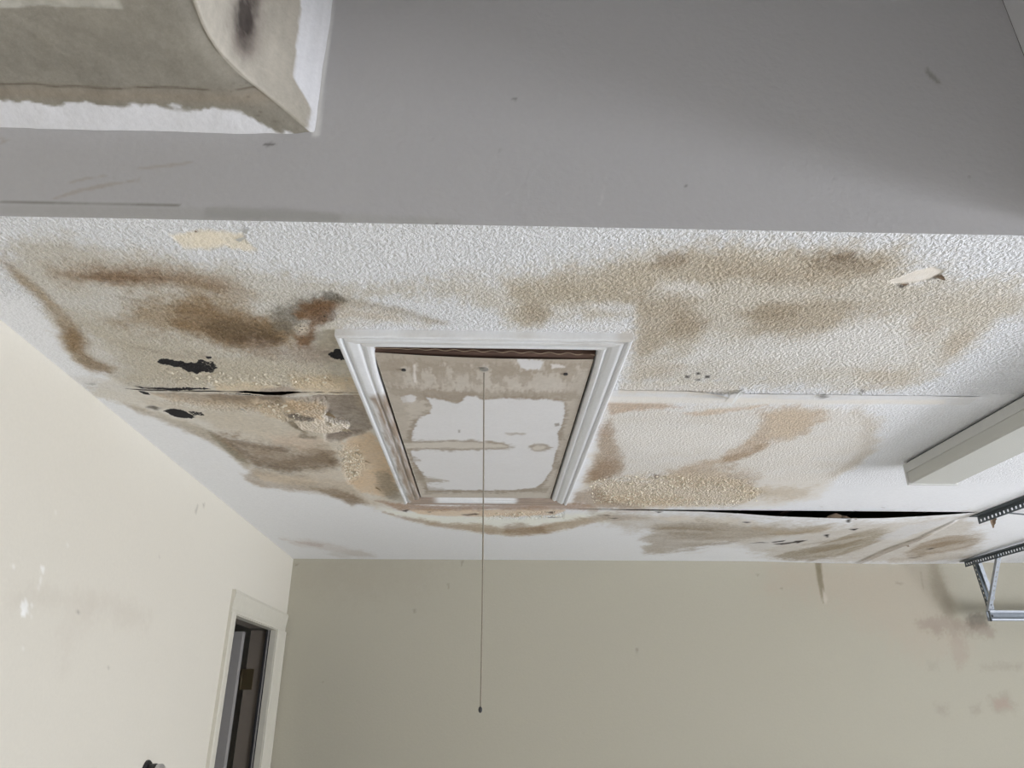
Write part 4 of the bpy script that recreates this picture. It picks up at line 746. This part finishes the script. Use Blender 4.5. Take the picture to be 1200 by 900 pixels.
# paper tape over the joint, loose at its front edge beside the hatch
def tape(x0, x1, y0, y1, lift, mat, seed):
    xs = np.linspace(x0, x1, 90); ys = np.linspace(0, 1, 8)
    X, V = np.meshgrid(xs, ys); X = X.ravel(); V = V.ravel()
    t = (X - x0) / (x1 - x0)
    Y = y0 + (y1 - y0) * V + .003 * fbm(X / .04, V * 3, seed) 
    Z = H - .0012 - lift(t) * (1 - V) ** 1.5 - .0012 * fbm(X / .05, V * 2, seed + 3)
    c = paint('c', X, Y, (.80, .80, .80)) * np.array((1., .995, .985))
    return link('joint_tape', grid_mesh('joint_tape', np.stack([X, Y, Z], 1), (8, 90), None, True, c, np.zeros(len(X)), np.zeros(len(X))), M['ceiling'], ceil_root)
tape(.318, .640, 1.772, 1.832, lambda t: .0005 + .020 * t ** 7, M['paperwhite'], 3)
tape(.652, 1.34, 1.784, 1.845, lambda t: .0004 + .0008 * np.sin(t * 9) ** 2, M['paperwhite'], 7)

# loose crumbs of plaster
bm = bmesh.new(); rnd = random.Random(11)
for zone, cnt, smin, smax in CRUMBS:
    Pz = np.array(zone) / 1000.0
    k = 0; tries = 0
    while k < cnt and tries < cnt * 30:
        tries += 1
        x = rnd.uniform(Pz[:, 0].min(), Pz[:, 0].max()); y = rnd.uniform(Pz[:, 1].min(), Pz[:, 1].max())
        ins = False
        for q in range(len(Pz)):
            ax, ay = Pz[q]; bx, by = Pz[(q + 1) % len(Pz)]
            if (ay > y) != (by > y) and x < (bx - ax) * (y - ay) / (by - ay) + ax: ins = not ins
        if not ins: continue
        k += 1; s = rnd.uniform(smin, smax)
        mt = Matrix.Translation((x, y, H - .002)) @ Matrix.Rotation(rnd.uniform(0, 6.28), 4, 'Z') @ Matrix.Diagonal((s * rnd.uniform(.6, 1.5), s * rnd.uniform(.5, 1), s * rnd.uniform(.5, 1.1), 1))
        r = bmesh.ops.create_icosphere(bm, subdivisions=1, radius=1, matrix=mt)
        for v in r['verts']: v.co += Vector((rnd.uniform(-.3, .3), rnd.uniform(-.3, .3), rnd.uniform(-.3, .3))) * s
o = bm_obj('loose_plaster', bm, M['crumb'], ceil_root); o['kind'] = 'stuff'

# ------------------------------------------------------------------ walls
def wall_attr(name, P, shape, key, U, V, base, mat, keep=None, flip=False, label=None):
    C = paint(key, U, V, base); z = np.zeros(len(U))
    return tag(link(name, grid_mesh(name, P, shape, keep, flip, C, z, z), mat), label, None, None, 'structure')
# back wall
xs = uniq(np.arange(-1.2, 3.1, .008), np.linspace(3.1, 5.3, 12)); zs = uniq(np.linspace(0, 1.3, 8), np.arange(1.3, H + .03, .008), 2.47)
X, Z = np.meshgrid(xs, zs); sh = X.shape; X = X.ravel(); Z = Z.ravel()
wall_attr('wall_back', np.stack([X, X * 0 + YB, Z], 1), sh, 'b', X, Z, (.448, .424, .345), M['wall'], None, False, 'beige back wall with scuffs, a drip below the ceiling and a painted strut shadow')
# left wall with its doorway
DY0, DY1, DZ = 3.377, 4.140, 2.026
ys = uniq(np.linspace(-2.5, 1.0, 12), np.arange(1.0, 4.34, .010), DY0, DY1); zs = uniq(np.linspace(0, 1.3, 10), np.arange(1.3, 2.47, .008), np.linspace(2.47, 3.4, 6), DZ)
Y, Z = np.meshgrid(ys, zs); sh = Y.shape
cy = (ys[:-1] + ys[1:]) / 2; cz = (zs[:-1] + zs[1:]) / 2; CY, CZ = np.meshgrid(cy, cz)
keep = ~((CY > DY0) & (CY < DY1) & (CZ < DZ)); Y = Y.ravel(); Z = Z.ravel()
wall_attr('wall_left', np.stack([XL(Y), Y, Z], 1), sh, 'l', Y, Z, (.665, .632, .552), M['wall'], keep, True, 'cream left wall with a white paint chip and a doorway')
# grey face of the shaft above the front edge of the ceiling
xs = uniq(np.arange(-1.12, SH[0], .005), SH[0]); zs = uniq(np.arange(H - .0005, 3.3, .005), 3.3)
X, Z = np.meshgrid(xs, zs); sh = X.shape; X = X.ravel(); Z = Z.ravel()
wall_attr('wall_header', np.stack([X, X * 0 + SH[2], Z], 1), sh, 'n', X, Z, (.55, .545, .56), M['header'], None, False, 'smooth grey wall face rising above the front edge of the ceiling')
# the other faces of the shaft and of the room
def plain(name, a, b, mat, label):
    return tag(box(name, a, b, mat), label, None, None, 'structure')
M['greyw'] = mat_plain('grey_wall_plain', (.64, .64, .655), .85); M['creamw'] = mat_plain('beige_wall_plain', (.60, .57, .50), .85)
plain('wall_shaft_right', (SH[0], SH[1], H + .001), (SH[0] + .09, SH[2] - .001, 3.3), M['greyw'], 'grey right wall of the raised ceiling shaft')
plain('wall_shaft_front', (-1.1, SH[1] - .09, H + .001), (SH[0] + .09, SH[1], 3.3), M['greyw'], 'grey front wall of the raised ceiling shaft')
plain('ceiling_shaft', (-1.15, SH[1] - .09, 3.3), (SH[0] + .09, SH[2] + .05, 3.34), M['greyw'], 'grey top of the raised ceiling shaft')
plain('floor', (-1.4, -2.6, -.1), (5.34, 4.5, 0), M['concrete'], 'grey concrete garage floor')
plain('wall_front', (-1.2, -2.6, 0), (5.4, -2.5, 2.5), M['creamw'], 'beige front wall behind the viewer')
OY0, OY1, OZ = -1.75, 2.05, 2.13              # garage door opening; far jamb set inward to shade the back wall
bm = bmesh.new()
box_bm(bm, (5.3, -2.6, 0), (5.42, OY0, 2.5)); box_bm(bm, (5.3, OY1, 0), (5.42, 4.5, 2.5)); box_bm(bm, (5.3, OY0, OZ), (5.42, OY1, 2.5))
tag(bm_obj('wall_right', bm, M['creamw']), 'beige right wall around the open garage doorway', None, None, 'structure')
tag(box('roof', (-1.8, -3.0, 3.40), (5.9, 4.9, 3.48), M['decking']), 'unseen roof deck over the garage, added to block the sky', None, None, 'structure')  # added out of view to keep sky light out of the ceiling void
bm = bmesh.new()
box_bm(bm, (-1.8, YB + .02, -.1), (5.5, YB + .12, 3.4)); box_bm(bm, (5.42, -2.9, 2.45), (5.5, 4.5, 3.4)); box_bm(bm, (-1.3, -2.72, 0), (5.5, -2.62, 3.4))  # extra shell out of view, added to block light leaks
tag(bm_obj('wall_light_block', bm, M['creamw']), 'unseen outer skin added around the garage walls to stop light leaks', None, None, 'structure')
plain('ground', (5.34, -14, -.13), (22, 18, -.02), M['drive'], 'sunlit concrete driveway outside the garage door')

# bare compound bulkhead box on the grey face, flared where it meets it
def bulkhead():
    T = uniq(np.linspace(0, .25, 80), np.linspace(.25, .75, 50)); nu = np.linspace(0, 1, 260)
    U, TT = np.meshgrid(nu, T); sh = U.shape; U = U.ravel(); TT = TT.ravel()
    xs_ = -.462 + .128 * np.clip(1 - TT / .21, 0, 1) ** 2.1
    zb = 2.660 - .026 * np.clip(1 - TT / .085, 0, 1) ** 2
    X = np.where(U < .5, -1.12 + (xs_ + 1.12) * np.clip(U / .5, 0, 1), xs_)
    Z = np.where(U < .5, zb, zb + (3.3 - zb) * np.clip((U - .5) / .5, 0, 1) ** 1.5)
    # soften the arris
    k = np.exp(-((U - .5) / .018) ** 2); X -= .006 * k; Z += .006 * k
    Y = SH[2] - .0005 - TT
    und = U < .5
    X += np.where(und, 0, .006 * fbm(Y / .08, Z / .08, 31, 3)); Z += np.where(und, .008 * fbm(X / .10, Y / .10, 33, 3), 0)
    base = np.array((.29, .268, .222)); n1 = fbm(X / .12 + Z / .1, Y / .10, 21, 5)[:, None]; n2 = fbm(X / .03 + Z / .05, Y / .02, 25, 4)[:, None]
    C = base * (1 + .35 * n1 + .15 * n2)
    side = np.array((.46, .425, .36)); C = np.where(und[:, None], C, side * (1 + .2 * n1 + .1 * n2))  # side lighter, underside darker: shading of one compound put into the colour
    rag = fbm(X / .035 + Z / .03, Y / .03, 41, 5)
    # white paint left along both joints
    lim_u = .046 + .03 * rag - .043 * sstep((X + .48) / .09) + .02 * sstep((-.86 - X) / .08)
    wu = sstep((lim_u - TT) / .006)
    lim_s = .010 + .028 * sstep((Z - 2.68) / .07) + .008 * sstep((Z - 2.78) / .2) + .010 * rag
    ws = sstep((lim_s - TT) / .005)
    wm = np.where(und, wu, ws)[:, None]
    C = C * (1 - wm) + np.array((.80, .80, .82)) * wm
    # browner strip and crack line just beyond the paint
    st = np.where(und, np.exp(-((TT - .062) / .014) ** 2) * .5, 0)[:, None]; C = C * (1 - st * (1 - wm)) + np.array((.34, .28, .21)) * st * (1 - wm)
    ck = np.where(und, np.exp(-((TT - .080 - .012 * fbm(X / .08, X * 0, 51)) / .0022) ** 2) * sstep((fbm(X / .07, X * 0, 52) + .22) / .2), 0)[:, None] * .7
    C = C * (1 - ck) + np.array((.10, .075, .05)) * ck
    # dark mould streak on the side
    dz = (Z - 2.83 - .9 * (0)); cy_ = .925
    g = np.exp(-np.abs((Y - cy_) / .036) ** 3) * sstep((Z - 2.665) / .07) * (~und)
    g = g[:, None] * np.clip(.75 + 1.3 * fbm(Y / .02, Z / .05, 61, 4), 0, 1)[:, None]
    C = C * (1 - .75 * g) + np.array((.13, .10, .085)) * .75 * g
    hh = 1.5 * np.exp(-((Y - cy_) / .019) ** 2 - ((Z - 2.785) / .058) ** 2) * (~und); hh = np.clip(hh * (1 + 2 * fbm(Y / .012, Z / .02, 63, 4)), 0, 1)[:, None]
    C = C * (1 - .85 * hh) + np.array((.025, .017, .015)) * .85 * hh
    # fine wrinkles in the compound near the corner, trowel lines down the side
    wr = (1 - sstep(np.abs(fbm(X / .035, Y / .03, 81, 3)) / .016)) * np.exp(-((X + .40) / .06) ** 2) * np.exp(-((TT - .06) / .045) ** 2) * und
    wr = .75 * wr[:, None]; C = C * (1 - wr) + np.array((.09, .07, .05)) * wr
    tl = (.10 * fbm(Y / .012, Z / .6, 83, 3) * (~und))[:, None]; C = C * (1 + tl * 2)
    # lighter smear of paint across the underside
    ls = np.where(und, sstep((TT - .232 + .012 * fbm(X / .05, X * 0, 72)) / .005) * (1 - sstep((TT - .31) / .02)) * sstep((-.575 - X + .02 * fbm(Y / .03, Y * 0, 73)) / .01), 0)[:, None] * np.clip(.8 + 1.2 * fbm(X / .03, Y / .02, 71, 4), 0, 1)[:, None] * .7
    C = C * (1 - ls) + np.array((.62, .60, .53)) * ls
    z0 = np.zeros(len(X))
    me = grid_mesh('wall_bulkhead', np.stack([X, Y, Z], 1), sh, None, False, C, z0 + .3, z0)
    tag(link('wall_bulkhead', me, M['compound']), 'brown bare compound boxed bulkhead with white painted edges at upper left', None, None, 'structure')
bulkhead()
bm = bmesh.new(); box_bm(bm, (-1.12, SH[2] - .76, 2.655), (-.47, SH[2] - .749, 3.3)); bm_obj('bulkhead_end', bm, M['greyw'], bpy.data.objects['wall_bulkhead'])

# ------------------------------------------------------------------ attic hatch
hatch = empty('attic_hatch', (0, 2.2, H)); tag(hatch, 'water-stained attic hatch with white moulded casing in the middle of the ceiling', 'hatch')
def hp(o):                                   # keep world place under the hatch's empty
    o.parent = hatch; o.matrix_parent_inverse = Matrix.Translation(-hatch.location); return o
PROF = [(-.002, .004), (0, -.009), (.004, -.013), (.011, -.0145), (.016, -.010), (.020, -.0105), (.024, -.0155), (.040, -.0185), (.046, -.0175), (.049, -.0125), (.053, -.0130), (.056, -.019), (.062, -.0195), (.0655, -.017), (.066, .0)]
IX0, IX1, IY0, IY1 = -.286, .255, 1.513, 2.888
def casing(a, b, out, sgn):
    """a,b inner corners; out: outward direction; mitred at both ends"""
    a = Vector((*a, 0)); b = Vector((*b, 0)); d = (b - a).normalized(); L = (b - a).length; out = Vector((*out, 0))
    n_s = 70; pr = np.array(PROF)
    # densify the profile
    t = np.linspace(0, len(pr) - 1, 60); pu = np.interp(t, np.arange(len(pr)), pr[:, 0]); pv = np.interp(t, np.arange(len(pr)), pr[:, 1])
    P = []
    for i in range(n_s):
        s = i / (n_s - 1)
        for u, v in zip(pu, pv):
            ln = L + 2 * u; q = a + out * u + d * (-u + ln * s)
            P.append((q.x, q.y, H + v))
    P = np.array(P); X, Y = P[:, 0], P[:, 1]
    U = np.tile(pu, n_s)
    if abs(out.x) > .5:                      # side casings swell at the near end
        sw = np.exp(-((Y - 1.50) / .10) ** 2) * (1 if out.x < 0 else .4)
        P[:, 0] -= out.x * sw * .010 * (U < .03) * (1 - U / .03)
    C = np.tile(np.array((.76, .77, .78)), (len(P), 1))
    g = fbm(X / .02, Y / .12, 5, 4)[:, None]; C = C * (1 + .10 * g)
    if out.x < -.5:                          # paint gone brown on the left casing
        w_ = (sstep((Y - 1.78) / .03) * sstep((.046 - U + .02 * fbm(X / .02, Y / .05, 8, 4)) / .012) * np.clip(.85 + 1.8 * fbm(X / .006, Y / .09, 9, 5), 0, 1))[:, None]
        C = C * (1 - w_) + np.array((.30, .235, .18)) * w_
        w_ = (sstep((Y - 2.3) / .3) * np.clip(.12 + 1.4 * fbm(X / .008, Y / .07, 19, 5), 0, .9))[:, None]; C = C * (1 - w_) + np.array((.33, .26, .20)) * w_
    if out.y < -.5:
        w_ = (np.clip(.0 + 1.1 * fbm(X / .10, Y / .006, 12, 4), 0, .35) + .5 * sstep((X - .20) / .06) * np.clip(.3 + 2 * fbm(X / .03, Y / .01, 14), 0, .6) + .5 * sstep((-.27 - X) / .04) * np.clip(.4 + 2 * fbm(X / .03, Y / .01, 15), 0, .7))[:, None]
        C = C * (1 - w_) + np.array((.50, .45, .38)) * w_
    if out.y > .5:
        w_ = np.clip(sstep((X - .10 + .02 * fbm(X / .02, Y / .01, 3)) / .02) + sstep((-.20 - X) / .04) + sstep((U - .045) / .01), 0, 1)[:, None] * .9
        C = C * (1 - w_) + np.array((.30, .22, .16)) * (1 + .5 * fbm(X / .05, Y / .006, 30, 4))[:, None] * w_
    z0 = np.zeros(len(P))
    o = link('casing', grid_mesh('casing', P, (n_s, 60), None, sgn, C, z0, z0, False), M['trim'])
    for p in o.data.polygons: p.use_smooth = True
    try: o.data.set_sharp_from_angle(angle=math.radians(35))
    except Exception: pass
    return hp(o)
casing((IX0, IY0), (IX1, IY0), (0, -1), False)
casing((IX1, IY0), (IX1, IY1), (1, 0), False)
casing((IX1, IY1), (IX0, IY1), (0, 1), False)
casing((IX0, IY1), (IX0, IY0), (-1, 0), False)
# rough frame above
for a, b in (((HX0 - .04, HY0 - .036, H + .004), (HX1 + .04, HY0 - .001, H + .16)), ((HX0 - .04, HY1 + .001, H + .004), (HX1 + .04, HY1 + .036, H + .16)),
             ((HX0 - .036, HY0, H + .004), (HX0 - .001, HY1, H + .16)), ((HX1 + .001, HY0, H + .004), (HX1 + .036, HY1, H + .16))):
    hp(box('frame_board', a, b, M['wood']))
# stained panel, a little short and hanging at its near end
xs = np.linspace(0, 1, 190); ys = np.linspace(0, 1, 330)
Uu, Vv = np.meshgrid(xs, ys); sh = Uu.shape; Uu = Uu.ravel(); Vv = Vv.ravel()
y0 = 1.549 + .022 * Uu
X = -.279 + .526 * Uu; Y = y0 + (2.884 - y0) * Vv; Z = H - .007 + .001 * Vv - .006 * np.sin(Uu * 3.14) * (1 - Vv) ** 3 + .0008 * fbm(X / .05, Y / .05, 3)
C = paint('h', X, Y, (.60, .56, .51))
z0 = np.zeros(len(X))
pan = link('hatch_panel', grid_mesh('hatch_panel', np.stack([X, Y, Z], 1), sh, None, True, C, z0, z0), M['hatch']); hp(pan)
pan['label'] = 'white plywood panel bordered by brown tide marks'
hp(box('panel_edge', (-.279, 1.548, H - .004), (.247, 2.884, H + .014), M['wood']))
# wavy strip in the dark gap
hp(tube('seal_strip', [(-.28 + .53 * k / 119, 1.532 + .018 * k / 119, H - .0040 + .0022 * math.sin(k * .62) * min(1, k / 40)) for k in range(120)], .0010, M['papertan'], None, 6))
for sx, sy in ((-.218, 1.640), (.187, 1.652)):
    bm = bmesh.new(); bmesh.ops.create_cone(bm, cap_ends=True, segments=10, radius1=.006, radius2=.005, depth=.004, matrix=Matrix.Translation((sx, sy, H - .010)))
    hp(bm_obj('screw_head', bm, M['rubber']))
# eye plate where the cord is tied
bm = bmesh.new(); bmesh.ops.create_cone(bm, cap_ends=True, segments=16, radius1=.011, radius2=.010, depth=.004, matrix=Matrix.Translation((-.018, 1.622, H - .013)))
hp(bm_obj('eye_plate', bm, M['chrome']))

# pull cord
cord = empty('pull_cord', (-.019, 1.648, 1.66)); tag(cord, 'thin pull cord hanging from the attic hatch with a small dark end knob', 'cord')
pts = []
for k in range(41):
    t = k / 40; pts.append((-.0185 + .0035 * math.sin(t * 2.6) + .0035 * t * t, 1.648 + .002 * math.sin(t * 9), H - .011 - (H - .011 - 1.662) * t))
tube('cord_line', pts, .0019, M['cord'], cord, 6).matrix_parent_inverse = Matrix.Translation(-cord.location)
bm = bmesh.new(); e = pts[-1]
bmesh.ops.create_uvsphere(bm, u_segments=12, v_segments=8, radius=.0052, matrix=Matrix.Translation((e[0] - .001, e[1], e[2] - .003)) @ Matrix.Diagonal((.8, .9, 1.2, 1)))
k_ = bm_obj('knob', bm, M['rubber'], cord, smooth=True); k_.matrix_parent_inverse = Matrix.Translation(-cord.location); k_['label'] = 'small dark knot at the cord end'

# ------------------------------------------------------------------ fluorescent fixture
fx = empty('ceiling_light', (1.53, 1.77, H)); tag(fx, 'long white wraparound fluorescent fixture, unlit, on the ceiling at right', 'light fixture')
def fp(o): o.parent = fx; o.matrix_parent_inverse = Matrix.Translation(-fx.location); return o
fy0, fy1 = 1.155, 2.376
fp(box('spine', (1.452, fy0 + .01, H - .022), (1.600, fy1 - .004, H - .001), M['darksteel']))
bm = bmesh.new(); box_bm(bm, (1.4395, fy0, 2.399), (1.612, fy1, 2.4300)); fp(bm_obj('housing', bm, M['fixture'], None, .0012))
lens = [(1.4435, 2.3992), (1.4445, 2.366), (1.449, 2.3605), (1.602, 2.3605), (1.607, 2.366), (1.608, 2.3992)]
fp(extrude('diffuser', lens, 'y', fy0 + .004, fy1 - .006, M['lens']))
for yy in (fy0 - .003, fy1 - .006):
    bm = bmesh.new(); box_bm(bm, (1.4385, yy, 2.3565), (1.613, yy + .009, 2.4310)); fp(bm_obj('end_cap', bm, M['fixture'], None, .0012))

# ------------------------------------------------------------------ slotted steel
def slotted(name, a, b, wdir, width, mat, parent, pitch=.021, flange=None, thick=.0025, slot=(.010, .30, .62)):
    """flat bar from a to b, width along wdir, with a row of real slots; optional flange"""
    a = Vector(a); b = Vector(b); d = (b - a).normalized(); L = (b - a).length; wd = Vector(wdir); wd = (wd - d * wd.dot(d)).normalized(); nn = d.cross(wd)
    bm = bmesh.new()
    def brick(s0, s1, w0, w1):
        vs = [bm.verts.new(a + d * s + wd * w_ + nn * t) for t in (-thick / 2, thick / 2) for s, w_ in ((s0, w0), (s1, w0), (s1, w1), (s0, w1))]
        for f in ((3, 2, 1, 0), (4, 5, 6, 7), (0, 1, 5, 4), (1, 2, 6, 5), (2, 3, 7, 6), (3, 0, 4, 7)): bm.faces.new([vs[i] for i in f])
    h0, h1 = width * slot[1], width * slot[2]
    brick(0, L, 0, h0); brick(0, L, h1, width)
    s = 0
    while s < L:
        brick(s, min(L, s + pitch - slot[0]), h0, h1); s += pitch
    if flange:
        fl = Vector(flange); u = fl.normalized(); W = fl.length
        vs = [bm.verts.new(a + d * s + u * q + wd * t) for t in (0, thick) for s, q in ((0, 0), (L, 0), (L, W), (0, W))]
        for f in ((3, 2, 1, 0), (4, 5, 6, 7), (0, 1, 5, 4), (1, 2, 6, 5), (2, 3, 7, 6), (3, 0, 4, 7)): bm.faces.new([vs[i] for i in f])
    o = bm_obj(name, bm, mat, parent)
    if parent is not None: o.matrix_parent_inverse = Matrix.Translation(-parent.location)
    return o
r1 = empty('slotted_angle', (2.2, 2.2, H)); tag(r1, 'dark slotted steel angle bar screwed to the ceiling beside the light fixture', 'angle bar')
slotted('angle_bar', (2.2, 3.160, H - .002), (2.2, 1.30, H - .002), (0, 0, -1), .034, M['darksteel'], r1, .026, (-.036, 0, 0), slot=(.012, .45, .80))
slotted('brace', (2.205, 2.965, H - .030), (2.70, 3.09, H - .034), (0, 1, 0), .014, M['darksteel'], r1)
tr = empty('garage_door_track', (2.81, 4.15, 2.1)); tag(tr, 'galvanised garage door track hung on slotted struts against the back wall', 'door track')
slotted('ceiling_angle', (2.80, 4.235, H - .012), (2.80, 2.6, H - .012), (0, 0, -1), .031, M['darksteel'], tr, .022, (-.030, 0, 0), slot=(.010, .35, .75))
slotted('strut', (2.805, 4.150, H - .025), (2.822, 4.146, 2.155), (0, 1, -.05), .024, M['darksteel'], tr, .026, (.020, 0, 0), slot=(.011, .3, .7))
slotted('strut', (2.812, 4.135, H - .025), (2.843, 4.143, 2.20), (1, .1, 0), .022, M['galv'], tr, .03, slot=(.006, .45, .6))
slotted('strut', (2.808, 3.945, H - .020), (2.800, 4.135, 2.140), (1, .25, 0), .026, M['galv'], tr, .028, (0, .020, 0), slot=(.010, .35, .65))
# C-shaped track
tk = [(4.138, 2.088), (4.138, 2.098), (4.141, 2.098), (4.141, 2.0915), (4.172, 2.0915), (4.172, 2.1385), (4.141, 2.1385), (4.141, 2.131), (4.138, 2.131), (4.138, 2.142), (4.176, 2.142), (4.176, 2.088)]
o = extrude('track', tk, 'x', 2.812, 5.26, M['galv'], tr); o.matrix_parent_inverse = Matrix.Translation(-tr.location)
for nm, a, b, m_ in (('track_web_shade', (2.8125, 4.1690, 2.0925), (5.259, 4.1718, 2.1375), M['web_shade']), ('end_plate', (2.808, 4.136, 2.084), (2.812, 4.150, 2.160), M['darksteel']), ('bracket', (2.835, 4.176, 2.135), (2.868, 4.180, 2.20), M['galv'])):  # the web sheet is added to darken the inside of the channel
    o = box(nm, a, b, m_, tr); o.matrix_parent_inverse = Matrix.Translation(-tr.location)
bm = bmesh.new(); bmesh.ops.create_cone(bm, cap_ends=True, segments=6, radius1=.007, radius2=.007, depth=.006, matrix=Matrix.Translation((2.838, 4.1695, 2.116)) @ Matrix.Rotation(math.pi / 2, 4, 'X'))
o = bm_obj('bolt', bm, M['rubber'], tr); o.matrix_parent_inverse = Matrix.Translation(-tr.location)
# the open sectional door overhead
gd = empty('door_2', (4.1, 1.75, 2.12)); tag(gd, 'white sectional garage door standing open overhead', None, None, 'structure')
for k in range(4):
    o = box('door_section', (3.10 + .53 * k, OY0 + .02, 2.095), (3.10 + .53 * k + .522, OY1 + .03, 2.135), M['steeldoor'], gd, .004); o.matrix_parent_inverse = Matrix.Translation(-gd.location)

# ------------------------------------------------------------------ doorway in the left wall
dr = empty('door_1', (XL(3.8), 3.8, 0)); tag(dr, 'doorway with cream casing and a grey door standing open into the dark beyond', None, None, 'structure')
def dp(o): o.parent = dr; o.matrix_parent_inverse = Matrix.Translation(-dr.location); return o
def prism(name, quad, z0, z1, mat, bevel=0):   # quad in x,y
    bm = bmesh.new(); v0 = [bm.verts.new((*q, z0)) for q in quad]; v1 = [bm.verts.new((*q, z1)) for q in quad]
    k = len(quad)
    bm.faces.new(v0[::-1]); bm.faces.new(v1)
    for i in range(k): bm.faces.new((v0[i], v0[(i + 1) % k], v1[(i + 1) % k], v1[i]))
    return bm_obj(name, bm, mat, None, bevel)
def onwall(y, off): return (XL(y) + off, y)
def yquad(y0, y1, o0, o1): return [onwall(y0, o0), onwall(y0, o1), onwall(y1, o1), onwall(y1, o0)]
CW = .084; ZT = DZ + .098
dp(prism('casing', [onwall(DY0 - CW, .0), onwall(DY0 - CW, .015), onwall(DY0 - CW + .012, .019), onwall(DY0 - CW + .034, .014), onwall(DY0 - .028, .013), onwall(DY0 - .010, .012), onwall(DY0 - .004, .008), onwall(DY0 - .004, 0)], 0, DZ + .004, M['doorpaint']))
FW = .170
dp(prism('casing', [onwall(DY1 + .004, 0), onwall(DY1 + .004, .008), onwall(DY1 + .02, .012), onwall(DY1 + .06, .013), onwall(DY1 + .10, .014), onwall(DY1 + FW - .03, .019), onwall(DY1 + FW, .015), onwall(DY1 + FW, 0)], 0, DZ + .004, M['doorpaint']))
# head casing: profile in z
bm = bmesh.new(); R = []
pz = [(DZ + .004, 0), (DZ + .004, .008), (DZ + .016, .012), (DZ + .020, .010), (DZ + .05, .014), (ZT - .012, .019), (ZT, .015), (ZT, 0)]
for y in (DY0 - CW + .001, DY1 + FW - .012):
    R.append([bm.verts.new((XL(y) + o_, y, z)) for z, o_ in pz])
for k in range(len(pz)): bm.faces.new((R[0][k], R[0][(k + 1) % len(pz)], R[1][(k + 1) % len(pz)], R[1][k]))
bm.faces.new(R[0][::-1]); bm.faces.new(R[1]); dp(bm_obj('head_casing', bm, M['doorpaint']))
JD = .135
dp(prism('jamb', yquad(DY0 - .016, DY0, 0.001, -JD), 0, DZ, M['doorpaint']))
dp(prism('jamb', yquad(DY1, DY1 + .016, 0.001, -.030), 0, DZ, M['doorpaint']))
o = dp(prism('jamb_rebate', yquad(DY1 + .004, DY1 + .02, -.030, -JD), 0, DZ, M['jambwood'])); o['label'] = 'brown rebate of the far jamb'
dp(prism('head_jamb', yquad(DY0 - .016, DY1 + .016, .001, -.040), DZ, DZ + .016, M['doorpaint']))
dp(prism('head_rebate', yquad(DY0 - .016, DY1 + .016, -.040, -JD), DZ + .006, DZ + .020, M['jambwood']))
dp(prism('weather_strip', yquad(DY1 - .008, DY1 + .004, -.042, -.052), 0, DZ, M['rubber']))
dp(prism('weather_strip', yquad(DY1 - .004, DY1 + .004, -.036, -.041), 0, DZ, M['leaf']))
xl = XL(DY1)
leaf = dp(box('door_leaf', (xl - JD - .80, DY1 - .060, .01), (xl - JD - .022, DY1 - .018, DZ - .012), M['leaf'], None, .002)); leaf['label'] = 'grey door leaf swung open'
for zc in (1.78, 1.10, .25):
    hg = dp(box('hinge', (xl - JD - .020, DY1 - .004, zc - .05), (xl - JD + .045, DY1 + .006, zc + .05), M['hinge'], None, .001))
    k_ = tube('hinge_pin', [(xl - JD - .014, DY1 - .010, zc - .052), (xl - JD - .014, DY1 - .010, zc + .052)], .006, M['hinge'], hg, 8)
    k_.matrix_parent_inverse = hg.matrix_world.inverted() if False else Matrix.Translation(-dr.location) @ Matrix.Translation(dr.location)
# dark hall beyond the doorway
dp(prism('weather_strip', yquad(DY1 - .002, DY1 + .004, -.030, -.035), 0, DZ, M['rubber']))
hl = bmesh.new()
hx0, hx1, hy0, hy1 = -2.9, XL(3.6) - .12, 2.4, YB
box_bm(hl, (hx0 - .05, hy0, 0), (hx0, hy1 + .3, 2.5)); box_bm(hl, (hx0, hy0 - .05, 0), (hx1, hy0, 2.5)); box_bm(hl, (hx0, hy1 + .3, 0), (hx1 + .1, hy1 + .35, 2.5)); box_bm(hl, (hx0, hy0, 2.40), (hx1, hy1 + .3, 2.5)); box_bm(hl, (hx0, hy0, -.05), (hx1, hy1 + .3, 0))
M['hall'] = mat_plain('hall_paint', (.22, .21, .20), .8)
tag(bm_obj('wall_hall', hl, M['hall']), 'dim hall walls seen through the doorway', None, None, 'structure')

# black and chrome fitting on the left wall
kb = empty('wall_fitting', (XL(2.69), 2.69, 1.466)); tag(kb, 'small round black and chrome fitting low on the cream left wall', 'wall fitting')
def lathe(name, prof, mat, seg=20):            # along +x from the wall
    bm = bmesh.new(); R = []
    for d_, r_ in prof: R.append([bm.verts.new((kb.location.x + d_, kb.location.y + r_ * math.cos(2 * math.pi * k / seg), kb.location.z + r_ * math.sin(2 * math.pi * k / seg))) for k in range(seg)])
    for a, b_ in zip(R, R[1:]):
        for k in range(seg): bm.faces.new((a[k], a[(k + 1) % seg], b_[(k + 1) % seg], b_[k]))
    bm.faces.new(R[0][::-1]); bm.faces.new(R[-1])
    o = bm_obj(name, bm, mat, kb, smooth=False); o.matrix_parent_inverse = Matrix.Translation(-kb.location); return o
lathe('base_plate', [(0, .034), (.006, .034), (.010, .030)], M['black'])
lathe('body', [(.010, .022), (.030, .024), (.036, .022)], M['black'])
lathe('face', [(.036, .022), (.050, .023), (.056, .018)], M['chrome'])
